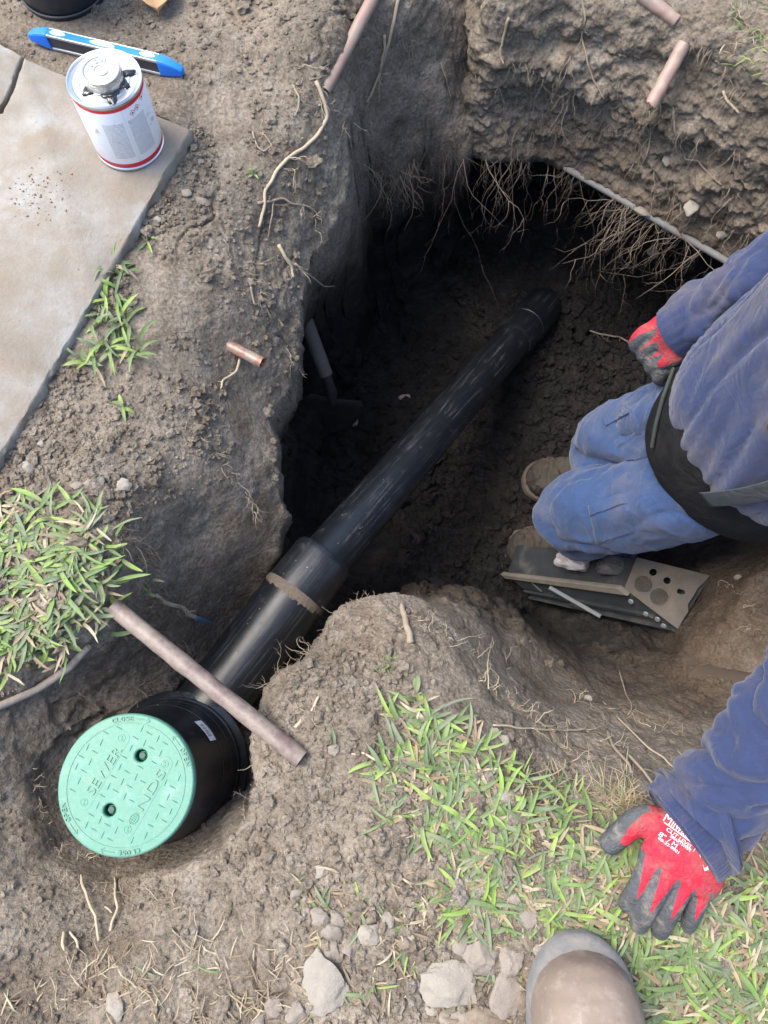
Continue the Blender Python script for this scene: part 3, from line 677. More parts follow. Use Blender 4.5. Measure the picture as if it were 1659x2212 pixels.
for s_ in (-1, 1):
    MB().box((0, s_*(bw/2-.0012), bh-.0022), (llen*core, .0024, .0044)).build('rail', M_ALU, lvl, bevel=.0006)
    MB().box((0, s_*(bw/2-.0012), .0022), (llen*core, .0024, .0044)).build('rail', M_ALU, lvl, bevel=.0006)
    e = MB(); x0 = s_*hl*core; x1 = s_*hl*1.04
    secs = []
    for tt, hh, hz, ww_ in ((0, bh/2+.0005, bh/2, bw/2+.001), (.25, bh/2*.97, bh/2, bw/2+.001), (.65, bh/2*.72, bh/2*.9, bw/2*.92), (.95, bh/2*.42, bh/2*.8, bw/2*.75), (1, bh/2*.3, bh/2*.8, bw/2*.6)):
        x = x0+(x1-x0)*tt; secs.append([(x, y*ww_, hz+z*hh) for y, z in ((-1, -.8), (-.8, -1), (.8, -1), (1, -.8), (1, .8), (.8, 1), (-.8, 1), (-1, .8))])
    Vv = [p for q in secs for p in q]; e.add(Vv, [(i*8+k, i*8+(k+1) % 8, (i+1)*8+(k+1) % 8, (i+1)*8+k) for i in range(4) for k in range(8)]+[tuple(range(8)), tuple(32+k for k in range(8))])
    e.build('end_cap', M_BLUE, lvl, bevel=.0015)
M_VIAL = simple('vial_window', (.72, .76, .85), .15, .6)
for x, w_ in ((-.30, .013), (0.0, .021), (.30, .013)):
    mv = Matrix.Translation((x*llen, 0, bh-.0002)) @ Matrix.Diagonal((w_, .0042, 1, 1)); MB().lathe([(1, -.001), (1, .0008), (.86, .0016), (0, .0018)], 28, mv).build('vial', M_VIAL, lvl)

# ------------------------------------------------------------------ black bucket at the edge and dry leaf
M_BKT = simple('black_plastic', (.015, .018, .024), .3, .5, dirt=.3, dirtcol=(.08, .085, .09))
bc = at(140, -30, 0); bk = thing('bucket', 'black plastic bucket standing on the soil behind the blue level', 'bucket', (bc.x, bc.y, -.004))
MB().lathe([(0, 0), (.068, 0), (.071, .003), (.084, .15), (.089, .15), (.0895, .157), (.084, .158), (.081, .15), (.068, .006), (0, .006)], 64).build('shell', M_BKT, bk)
MB().lathe([(.071, .0), (.0745, .0005), (.0755, .012), (.0735, .0135)], 64, caps=False).build('base_rim', M_BKT, bk)
M_DRYLEAF = simple('dry_leaf', (.42, .25, .13), .7, .3, var=.35, scale=90)
lm = MB(); p0, p1 = at(343, 32, .012), at(338, -62, .012)
pts = []; ax = (p1-p0); sd = Vector((ax.y, -ax.x, 0)).normalized(); Lf = ax.length
for i in range(13):
    t_ = i/12; w_ = .034*math.sin(math.pi*min(1, t_*1.02))**.75*(1.15-.5*t_)
    for j in range(7):
        s_ = (j-3)/3; c = p0+ax*t_+sd*(w_*s_+.0012*rnd.uniform(-1, 1)*(abs(s_) > .9)); c.z = .012+.012*abs(s_)**1.6+.004*math.sin(5*t_); lm.v.append(c[:])
for i in range(12):
    for j in range(6): lm.f.append((i*7+j, i*7+j+1, i*7+8+j, i*7+7+j)); lm.m.append(0)
lf = thing('dry_leaf', 'curled tan dry leaf lying on the dark soil', 'leaf'); lo_ = lm.build('blade', M_DRYLEAF, lf, angle=180); sm_ = lo_.modifiers.new('thick', 'SOLIDIFY'); sm_.thickness = .0006
MB().tube([p0+Vector((0, 0, .001)), p0.lerp(p1, .5)+Vector((0, 0, .002)), p1+Vector((0, 0, .001))], [.0006, .0012, .0016], 6).build('midrib', simple('leaf_rib', (.5, .36, .22), .7), lf)

# ------------------------------------------------------------------ old copper and painted pipes, conduit
def copper_mat(name, col, dirt=.5, metal=.0, rough=.5):
    m, nt, b = mat(name, rough, .4); n = N(nt); t = n.obj(); b.inputs['Metallic'].default_value = metal
    c = n.mix(n.noise(t, 45, 5, .65), tuple(x*.72 for x in col), tuple(min(1, x*1.2) for x in col))
    d = n.ramp(n.noise(t, 28, 6, .72), [(.54-.16*dirt, 0.), (.62, .85)]); c = n.mix(d, c, (.24, .2, .16))
    nt.links.new(c, b.inputs['Base Color']); nt.links.new(n.bump(n.noise(t, 200, 4, .6), .25, .001), b.inputs['Normal']); return m
M_CU1 = copper_mat('pink_corroded_pipe', (.27, .175, .145), .6); M_CU2 = copper_mat('copper_pipe', (.36, .245, .2), .5, .15, .5)
M_CU3 = copper_mat('red_painted_pipe', (.125, .085, .08), .9); M_CU4 = copper_mat('bright_copper', (.20, .085, .062), .35, .1, .4); M_DARK = simple('dark_inside', (.02, .015, .012), .8)
M_CON2 = simple('grey_conduit', (.17, .172, .17), .65, .3, var=.15, dirt=.7, dirtcol=(.17, .14, .11), dscale=26)
def open_pipe(name, label, p, q, r, m, group=None, ragged=0, n=24):
    t_ = thing(name, label, 'pipe', p, group); d = q-p; L = d.length; M = axes_to(d, Vector((0, 0, 0)))
    mb = MB(); nr_ = 16; prof = [(r, L*k/nr_) for k in range(nr_+1)]+[(r*.84, L-.001), (r*.84, L*.6)]; mb.lathe(prof, n)
    mb.f = [f for f in mb.f if len(f) == 4]; mb.m = [0]*len(mb.f)
    rr_ = random.Random(len(label)); nv = []
    for k, v in enumerate(mb.v):
        v = Vector(v); ring = k//n
        if ring in (nr_, nr_+1) and ragged: v.z += ragged*rr_.uniform(-1, 1)
        if ring <= nr_:
            q_ = np.array([[v.x, v.y, v.z]]); f_ = 1+.16*float(fbm(q_, 70, 3, len(label))[0]); v.x *= f_; v.y *= f_; v.x += r*.25*math.sin(v.z*9+len(label))*(v.z/L)*(1-v.z/L)
        nv.append((M @ v)[:])
    mb.v = nv; mb.build('tube', m, t_, angle=50)
    ins_ = MB(); ins_.lathe([(0, L*.62), (r*.83, L*.62)], n, M); ins_.build('bore', M_DARK, t_)
    return t_
def hp(px, py, lift): return hit(px, py, lift)[0]
open_pipe('pink_pipe', 'corroded pink pipe running down the soil bank into the ground', hp(815, -30, .008), hp(703, 196, -.004), .0105, M_CU1)
q0 = hp(1478, 92, -.002); q1 = at(1405, 228, q0.z-.03); q1 = q0+(at(1407, 226, -.10)-q0)
open_pipe('copper_stub', 'cut pale copper pipe end jutting from the far bank', q0, q1, .0118, M_CU2, ragged=.0035)
open_pipe('buried_pipe', 'short dull pipe showing through the soil at the top of the far bank', hp(1385, -12, .004), hp(1462, 42, -.006), .011, M_CU1)
q0 = hp(503, 752, .003); q1 = q0+(at(568, 784, q0.z+.006)-q0); open_pipe('copper_offcut', 'short shiny copper pipe stub poking out of the left bank', q0-(q1-q0)*.4, q1, .0092, M_CU4, ragged=.001)
open_pipe('red_pipe', 'dusty red-brown pipe bridging the trench above the black pipe', at(246, 1312, -.012), at(652, 1640, .002), .0121, M_CU3)
cd = thing('grey_conduit', 'pale grey conduit half buried along the lip of the far bank', 'conduit')
cpx = [(1195, 345), (1225, 358), (1300, 401), (1380, 447), (1460, 494), (1540, 541), (1612, 583), (1700, 634)]
MB().tube([at(a, b_, -.358)+(Vector((-.002, -.0055, .0)) if a > 1200 else Vector((.0, .035, .0))) for a, b_ in cpx], .0072, 14).build('tube', M_CON2, cd)
cw = thing('old_cable', 'thin grey cable with yellow flecks rising from the grass', 'cable')
M_CABLE = simple('old_cable_grey', (.26, .225, .19), .8, .2, var=.3, scale=120, bump=.5, bscale=250, dirt=.15, dirtcol=(.55, .38, .08), dscale=45)
MB().tube([hp(a, b_, .006) for a, b_ in ((-30, 1535), (20, 1512), (70, 1487), (110, 1462), (145, 1436), (172, 1408), (190, 1388))], [.0056]*6+[.004], 12).build('sheath', M_CABLE, cw)
cl = thing('clay_pipe', 'smooth brown clay pipe half buried in the near bank below the sleeve', 'pipe')
M_CLAY = simple('clay_pipe', (.065, .05, .038), .85, .2, var=.3, scale=25, bump=.4, dirt=.5, dirtcol=(.10, .078, .058))
MB().tube([hp(1470, 1438, -.036), hp(1540, 1452, -.024), hp(1600, 1464, -.022), hp(1700, 1484, -.022)], .028, 32).build('tube', M_CLAY, cl)

# ------------------------------------------------------------------ shovel left in the hole
sh_ = thing('shovel', 'shovel with worn wooden handle standing against the left wall of the hole', 'shovel')
M_WOOD = simple('worn_handle', (.13, .115, .10), .75, .25, var=.3, scale=25, bump=.3, bscale=200, dirt=.4, dirtcol=(.09, .08, .07)); M_STEEL = simple('dirty_steel', (.035, .032, .03), .7, .25, dirt=.7, dirtcol=(.022, .02, .018))
h0, h1, h2 = at(612, 560, -.42), at(705, 812, -.60), at(716, 848, -.635)
hd = (h1-h0).normalized()
MB().tube([h0, h1-hd*.008, h1-hd*.002, h1], [.0165, .0165, .0155, .012], 24).build('handle', M_WOOD, sh_)
MB().tube([h1-hd*.004, h1.lerp(h2, .4), h2, at(718, 872, -.665)], [.0115, .0125, .014, .008], 16).build('socket', M_STEEL, sh_)
bd = MB(); c0, c1 = at(722, 860, -.69), at(690, 940, -.86); ax = c1-c0; nb_ = Vector((.25, -.25, .93)); sd = ax.cross(nb_).normalized()
for i in range(9):
    t_ = i/8; w_ = (.062, .072, .074, .074, .072, .066, .054, .034, .004)[i]
    for j in range(9):
        s_ = (j-4)/4; q = c0+ax*t_+sd*(w_*s_)+nb_.normalized()*(.022*s_*s_+.010*math.sin(math.pi*t_)); bd.v.append(q[:])
for i in range(8):
    for j in range(8): bd.f.append((i*9+j, i*9+j+1, i*9+10+j, i*9+9+j)); bd.m.append(0)
bo = bd.build('blade', M_STEEL, sh_, angle=180); sm_ = bo.modifiers.new('thick', 'SOLIDIFY'); sm_.thickness = .003

# ------------------------------------------------------------------ battered black box tipped against the right bank
A = at(1376, 1205, -.55); Bq = at(1349, 1272, -.56); Cq = at(1464, 1360, -.53); Dq = at(1534, 1244, -.50)
E = at(1094, 1240, -.84); Gq = at(1149, 1290, -.83); H0 = at(1110, 1222, -.85); 
xb = thing('plastic_box', 'battered black plastic box with dusty perforated end, tipped against the bank', 'box', (Bq+Gq)/2)
o_ = xb.location.copy()
M_BOXD = simple('scuffed_black', (.022, .025, .028), .5, .4, var=.4, scale=30, dirt=.35, dirtcol=(.13, .12, .105), dscale=22); M_BOXE = simple('dusty_end', (.085, .073, .06), .85, .2, var=.5, scale=22, dirt=.5, dirtcol=(.05, .065, .085), dscale=16, bump=.4); M_RIMB = simple('worn_rim', (.13, .117, .10), .7, .3, var=.35, scale=35, dirt=.4, dirtcol=(.05, .05, .048))
ex = (Dq-A).normalized(); ey0 = (Bq-A); nE = ex.cross(ey0).normalized()
if nE.z < 0: nE = -nE
axl = ((E-Bq).normalized()+(Gq-Cq).normalized()).normalized()
Lb = (E-Bq).length
F_ = A+axl*Lb; Hh = Dq+axl*Lb*.9
sb = MB(); V8 = [A, Bq, Cq, Dq, F_, E, Gq, Hh]; V8 = [v-o_ for v in V8]
sb.add(V8, [(0, 4, 5, 1), (1, 5, 6, 2), (2, 6, 7, 3), (3, 7, 4, 0), (4, 7, 6, 5)]); shell = sb.build('shell', M_BOXD, xb, smooth=False, bevel=.004)
# end plate with drilled holes
ux_ = (Dq-A).normalized(); uy_ = nE.cross(ux_)
def e2(v): d = v-A; return (d.dot(ux_), d.dot(uy_))
poly = [e2(v) for v in (A, Bq, Cq)]
jag = [Cq.lerp(Dq, t_)+(A-Dq).normalized()*rnd.uniform(-.012, .012) for t_ in (.2, .32, .45, .6, .75, .9)]
poly += [e2(v) for v in jag]+[e2(Dq)]
def onp(px, py):   # point of the end plate under a sight line
    d = raydir(px, py); t_ = (A-CAM).dot(nE)/d.dot(nE); return CAM+d*t_
hl_ = [circ(*e2(onp(1411, 1237)), .0075, 20), circ(*e2(onp(1441, 1255)), .0072, 20), [e2(onp(a, b_)) for a, b_ in ((1462, 1276), (1466, 1272), (1478, 1276), (1480, 1284), (1470, 1285), (1463, 1282))]]
Mp = Matrix((ux_, uy_, nE)).transposed().to_4x4(); Mp.translation = A-o_+nE*.004
plate('end_plate', poly, hl_, .004, M_BOXE, xb, Mp)
for a, b_ in ((1390, 1263), (1424, 1290)):
    c = onp(a, b_)-o_+nE*.0062; MB().lathe([(.0195, 0), (.0195, .0012), (.0175, .0012), (.0172, 0), (0, 0)], 32, axes_to(nE, c)).build('knockout_ring', M_BOXE, xb)
nS = (E-Bq).cross(Cq-Bq).normalized()
if nS.dot(CAM-Bq) < 0: nS = -nS
def onS(u_, v_, l=0): return Bq.lerp(E, u_).lerp(Cq.lerp(Gq, u_), v_)-o_+nS*l
def strip(name, u0, u1, v0, v1, th, m):
    mb = MB(); V_ = [onS(u0, v0, -.001), onS(u1, v0, -.001), onS(u1, v1, -.001), onS(u0, v1, -.001), onS(u0, v0, th), onS(u1, v0, th), onS(u1, v1, th), onS(u0, v1, th)]
    mb.add(V_, [(0, 1, 2, 3), (4, 5, 6, 7), (0, 1, 5, 4), (1, 2, 6, 5), (2, 3, 7, 6), (3, 0, 4, 7)]); return mb.build(name, m, xb, smooth=False, bevel=.002)
strip('rim', -.01, 1.01, -.1, .10, .012, M_RIMB); strip('rib', .05, .98, .62, .74, .008, M_BOXD); strip('rib', .0, 1.0, .93, 1.0, .010, M_BOXD); strip('panel', .80, .97, .2, .55, .006, M_BOXD)
MB().tube([onS(.60, .14, .016), onS(.44, .95, .016)], .005, 8, flat=.5).build('metal_strap', simple('dull_strap', (.10, .112, .122), .6, .3, dirt=.3), xb)
strip('clip', .52, .60, .70, .88, .016, M_BOXD)
for u_, v_ in ((.05, .3), (.06, .62), (.02, .72), (.04, .9)): MB().lathe([(.006, 0), (.0055, .003), (0, .0038)], 14, axes_to(nS, onS(u_, v_, .006))).build('rivet', M_ALU, xb)
# ------------------------------------------------------------------ stones
def stone_mat(name, col, dust=.5):
    m, nt, b = mat(name, .9, .2); n = N(nt); p = n.geo()
    c = n.mix(n.noise(p, 60, 5, .65), tuple(x*.75 for x in col), tuple(min(1, x*1.2) for x in col))
    c = n.mix(n.ramp(n.noise(p, 35, 5, .7), [(.5, 0.), (.68, dust)]), c, (.27, .225, .175))
    c = n.mix(n.ramp(n.voro(p, 420), [(.05, .7), (.12, 0.)]), c, (.5, .48, .44))
    nt.links.new(c, b.inputs['Base Color']); nt.links.new(n.bump(n.noise(p, 260, 5, .7), .7, .003), b.inputs['Normal']); return m
M_ST = [stone_mat('stone_grey_brown', (.235, .205, .17), .6), stone_mat('stone_pale', (.27, .245, .205), .6), stone_mat('stone_brown', (.17, .135, .10), .6)]
def ico(sub):
    bm = bmesh.new(); bmesh.ops.create_icosphere(bm, subdivisions=sub, radius=1)
    V_ = np.array([v.co[:] for v in bm.verts]); F_2 = [tuple(v.index for v in f.verts) for f in bm.faces]; bm.free(); return V_, F_2
ICO = {k: ico(k) for k in (1, 2, 3, 4)}
def stone_shape(rx, ry, rz, seed, sub=3, ang=.28):
    V_, F_2 = ICO[sub]; D = V_.copy()
    # chop with random planes for an angular look, then weather
    rg = np.random.RandomState(seed)
    for _ in range(13):
        nv = rg.normal(size=3); nv /= np.linalg.norm(nv); d = .5+.38*rg.rand(); ex_ = D @ nv-d; D -= np.where(ex_ > 0, ex_*.88, 0)[:, None]*nv
    D *= (1+ang*fbm(D+seed*3.1, 1.3, 2, seed)+.1*fbm(D+seed, 4, 2, seed+3)+.05*fbm(D, 11, 2, seed+5))[:, None]
    D = D/np.abs(D).max(0)*np.array([rx, ry, rz]); return D, F_2
STONES = """700 2125 47 60 .5 1|967 2107 54 50 .6 1|1035 2071 34 34 .8 0|797 2013 26 22 .8 1|693 1984 22 18 .9 0|729 1984 18 16 .9 0|720 2015 21 18 .9 0|718 2056 20 23 .9 0|754 2047 15 16 1 0
1093 2143 36 40 .6 0|1100 2078 27 26 .8 0|992 2038 18 22 .8 0|1026 2011 14 13 1 0|1048 2029 13 13 1 0|841 1984 13 15 1 0|842 2015 12 14 1 0|873 2035 15 13 1 2|887 2024 8 9 1 1
936 2173 17 14 .9 1|963 2200 15 14 .9 0|999 2200 22 18 .9 0|1042 2203 44 22 .7 2|1121 2161 18 22 .9 2|1107 1945 16 13 .9 0|1096 1725 24 22 .7 1|718 1619 14 13 1 0|639 1932 13 12 1 0
692 1883 15 12 .9 1|1134 2033 15 24 .8 2|1163 2052 14 16 .9 0|1139 2083 14 28 .8 2|1137 1983 17 20 .8 0|1109 1947 15 14 .9 1|1238 1727 11 13 1 1
251 2170 16 26 .8 1|589 2172 18 18 .8 0|56 1011 16 14 .9 1|262 1050 19 15 .9 1|170 1051 14 10 1 0|192 1045 9 8 1 0|91 959 8 8 1 1|36 1000 7 6 1 1|20 1168 12 12 1 1
401 420 11 9 1 1|436 434 12 9 1 0|340 474 8 8 1 1|420 374 8 7 1 1|433 352 8 8 1 0|406 338 7 7 1 0|1495 447 16 20 .9 1|1580 690 10 9 1 0|1412 544 11 9 1 0|1452 575 8 9 1 0
875 860 14 9 .7 1|764 912 9 9 .9 0|790 1110 7 7 1 0|930 1000 8 7 1 0|1270 1510 8 7 1 1|940 1545 12 10 1 0|925 1540 8 9 1 0|1070 1585 12 11 1 0|1088 1600 12 11 1 1|1340 1795 10 9 1 0
1595 1250 8 7 1 0|1620 1130 8 8 1 0|1440 350 9 9 1 1|1700 300 10 10 1 0|1390 455 18 12 .8 0|1560 505 14 10 .8 0|1310 460 14 9 .9 0|640 2190 20 20 .8 0|560 2210 15 15 .8 0"""
LABEL0 = {0: 'broad flat grey-brown stone half sunk in the soil below the grass', 1: 'large pale angular stone between the flat stone and the work boot', 2: 'rounded grey-brown stone touching the large pale angular stone'}
def where(px, py):
    if py > 1850:
        if px < 400: return 'in the dead grass in front of the valve box pit'
        if px < 660: return 'on bare soil left of the broad flat stone'
        if px < 790: return 'in the cluster just above the broad flat stone'
        if px < 900: return 'beside the bright fallen blade among the rubble'
        if px < 1060: return 'around the large pale angular stone'
        return 'in the row of rubble beside the work boot'
    if py > 1450: return 'half hidden in the near grass patch' if px > 900 else 'near the end of the red-brown pipe'
    if px < 330: return 'on the soil between the slab and the left grass mat'
    if px < 600: return 'beside the concrete slab corner'
    if px < 1000: return 'on the dark floor of the hole beside the pipe'
    return 'stuck in the far bank under the copper end' if py < 720 else 'on the right bank by the trouser leg'
for k, q in enumerate(STONES.replace('\n', '|').split('|')):
    px, py, a, b_, h_, mi = map(float, q.split()); p, nr = hit(px, py); dist = (p-CAM).length; sc = dist*CP/F*1.08
    rx, ry = a*sc, b_*sc; rz = min(rx, ry)*h_*.72
    D, F_2 = stone_shape(rx, ry, rz, 100+k, 4 if a > 25 else (3 if a > 12 else 2), .36)
    me = bpy.data.meshes.new('stone'); me.from_pydata(D.tolist(), [], F_2); me.polygons.foreach_set('use_smooth', [True]*len(me.polygons)); me.materials.append(M_ST[int(mi)]); me.set_sharp_from_angle(angle=R(32))
    o = link('stone', me); o.location = p+nr*rz*.3; o.rotation_euler = (rnd.uniform(-.15, .15), rnd.uniform(-.15, .15), rnd.uniform(-.3, .3))
    size = 'tiny' if a < 9 else ('small' if a < 14 else ('medium' if a < 19 else 'fist-sized'))
    lab = LABEL0.get(k) or size+' '+('grey-brown', 'pale', 'dark brown')[int(mi)]+' stone '+where(px, py)
    tag(o, lab, 'stone', 'loose stones '+where(px, py) if k not in LABEL0 else None)

# ------------------------------------------------------------------ soil crumbs and grit (uncountable)
def crumbs(name, label, N_, smin, smax, power, m, mask, seed, base=1, flat=.75, sink=.25):
    rg = np.random.RandomState(seed); Vb, Fb = ICO[base]; nb_ = len(Vb)
    idx = np.where(mask)[0]; c = V[rg.choice(idx, N_)]+np.c_[rg.uniform(-.0015, .0015, (N_, 2)), np.zeros(N_)]
    s = smin*((smax/smin)**(rg.rand(N_)**power))
    J = Vb[None]*(1+rg.uniform(-.42, .42, (N_, nb_, 1))); ax = rg.uniform(.7, 1.3, (N_, 1, 3)); ax[:, :, 2] *= flat
    th = rg.uniform(0, 6.28, N_); J = J*ax*s[:, None, None]; cs, sn = np.cos(th)[:, None], np.sin(th)[:, None]
    X = np.stack([J[..., 0]*cs-J[..., 1]*sn, J[..., 0]*sn+J[..., 1]*cs, J[..., 2]], -1)+c[:, None]; X[..., 2] += s[:, None]*(flat-sink*2)
    Fs = (np.array(Fb)[None]+(np.arange(N_)*nb_)[:, None, None]).reshape(-1, 3)
    me = fast_mesh(name, X.reshape(-1, 3), Fs); me.materials.append(m)
    me.polygons.foreach_set('use_smooth', np.zeros(len(Fs), bool))
    return tag(link(name, me), label, None, None, 'stuff')
core_m = (V[:, 0] > -.72) & (V[:, 0] < .82) & (V[:, 1] > -.42) & (V[:, 1] < 1.22)
flatm = core_m & (nrm[:, 2] > .55) & ~insl
dens = fbm(np.c_[V[:, :2], np.zeros(len(V))], 6, 3, 91)
def near_px(lst, r=1.0):
    mk = np.zeros(len(V), bool)
    for px, py, rr in lst:
        p = at(px, py, 0); mk |= np.hypot(V[:, 0]-p.x, V[:, 1]-p.y) < rr
    return mk
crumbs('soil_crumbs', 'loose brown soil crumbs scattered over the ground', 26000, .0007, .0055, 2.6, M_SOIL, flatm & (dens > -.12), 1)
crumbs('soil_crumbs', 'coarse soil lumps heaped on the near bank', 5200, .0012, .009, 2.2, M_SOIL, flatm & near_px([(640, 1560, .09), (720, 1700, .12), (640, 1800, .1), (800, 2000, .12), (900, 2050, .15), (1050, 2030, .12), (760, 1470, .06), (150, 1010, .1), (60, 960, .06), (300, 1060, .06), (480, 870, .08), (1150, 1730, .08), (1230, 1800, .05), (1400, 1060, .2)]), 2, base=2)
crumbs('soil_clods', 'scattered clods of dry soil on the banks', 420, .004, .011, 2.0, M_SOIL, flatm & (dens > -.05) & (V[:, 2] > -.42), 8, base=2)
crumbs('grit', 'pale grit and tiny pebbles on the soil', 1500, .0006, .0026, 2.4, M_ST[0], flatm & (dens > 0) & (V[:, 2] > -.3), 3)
crumbs('soil_crumbs', 'dark crumbs on the floor of the hole, shade in their colour', 6500, .0015, .016, 2.6, M_SOIL, core_m & (V[:, 2] < -.5) & (nrm[:, 2] > .5), 4, base=2)
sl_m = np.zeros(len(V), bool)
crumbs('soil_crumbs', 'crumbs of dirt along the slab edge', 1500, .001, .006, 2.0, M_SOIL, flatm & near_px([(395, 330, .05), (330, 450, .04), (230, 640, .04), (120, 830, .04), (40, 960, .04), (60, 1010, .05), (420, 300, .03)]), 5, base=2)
# dirt scattered on top of the slab
rg = np.random.RandomState(12); Vb, Fb = ICO[1]; X = []; 
for k in range(520):
    cl_ = rg.rand() < .8
    px, py = (rg.normal(85, 34), rg.normal(420, 30)) if cl_ else (rg.uniform(0, 380), rg.uniform(140, 800))
    if (px-412)*(735-279)-(py-279)*(150-412) > -6000 or py < 90+px*.47+12 or px < 4: continue
    p = at(px, py, SLZ); s = .0003*(7**(rg.rand()**4)); X.append(Vb*(1+rg.uniform(-.3, .3, (len(Vb), 1)))*s+np.array([p.x, p.y, SLZ+s*.3]))
Fs = (np.array(Fb)[None]+(np.arange(len(X))*len(Vb))[:, None, None]).reshape(-1, 3)
me = fast_mesh('slab_dirt', np.concatenate(X), Fs); me.materials.append(simple('slab_dust', (.23, .175, .12), .95, .1, var=.3)); tag(link('slab_dirt', me), 'brown dirt scattered on the concrete slab', None, None, 'stuff')

# ------------------------------------------------------------------ roots
def root_mat(name, col):
    m, nt, b = mat(name, .85, .2); n = N(nt); p = n.geo()
    c = n.mix(n.noise(p, 90, 4, .7), tuple(x*.6 for x in col), tuple(min(1, x*1.2) for x in col)); nt.links.new(c, b.inputs['Base Color'])
    nt.links.new(n.bump(n.noise(p, 500, 3, .6), .5, .001), b.inputs['Normal']); return m
M_RT = root_mat('pale_root', (.42, .35, .25)); M_RTD = root_mat('brown_root', (.20, .16, .125)); M_RTM = root_mat('tan_root', (.30, .245, .18))
def wiggle(pts, amp, seed, k=5):
    """resample a polyline and give it small natural kinks"""
    rg = random.Random(seed); P = [Vector(p) for p in pts]; out = []
    for i in range(len(P)-1):
        for j in range(k): out.append(P[i].lerp(P[i+1], j/k))
    out.append(P[-1]); A_ = np.array([p[:] for p in out]); L_ = np.r_[0, np.cumsum(np.linalg.norm(np.diff(A_, axis=0), axis=1))]
    Q_ = np.c_[L_, np.full(len(L_), seed*7.7), np.zeros(len(L_))]
    off = np.stack([fbm(Q_+[0, 0, 5.5*c_], 45, 2, seed) for c_ in range(3)], 1)*amp
    off[0] *= .2; A_ += off
    for _ in range(1): A_[1:-1] = A_[1:-1]*.5+(A_[:-2]+A_[2:])*.25
    return [Vector(a) for a in A_]
def fibre(mb, start, d, L, r, rg, droop=.0, kink=.35, n=7, sides=4, branch=0, depth=0):
    p = Vector(start); d = Vector(d).normalized(); pts = [p.copy()]; st_ = L/n
    for i in range(n):
        d = (d+Vector((rg.uniform(-1, 1), rg.uniform(-1, 1), rg.uniform(-1, 1)))*kink+Vector((0, 0, -droop))).normalized(); p = p+d*st_; pts.append(p.copy())
        if branch and depth < 2 and rg.random() < branch:
            fibre(mb, p, (d+Vector((rg.uniform(-1, 1), rg.uniform(-1, 1), rg.uniform(-.6, .6)))*.9), L*rg.uniform(.25, .55), r*.55, rg, droop, kink, 5, 4 if sides > 4 else 3, branch*.6, depth+1)
    mb.tube(pts, [r*(1-.75*i/n) for i in range(n+1)], sides)
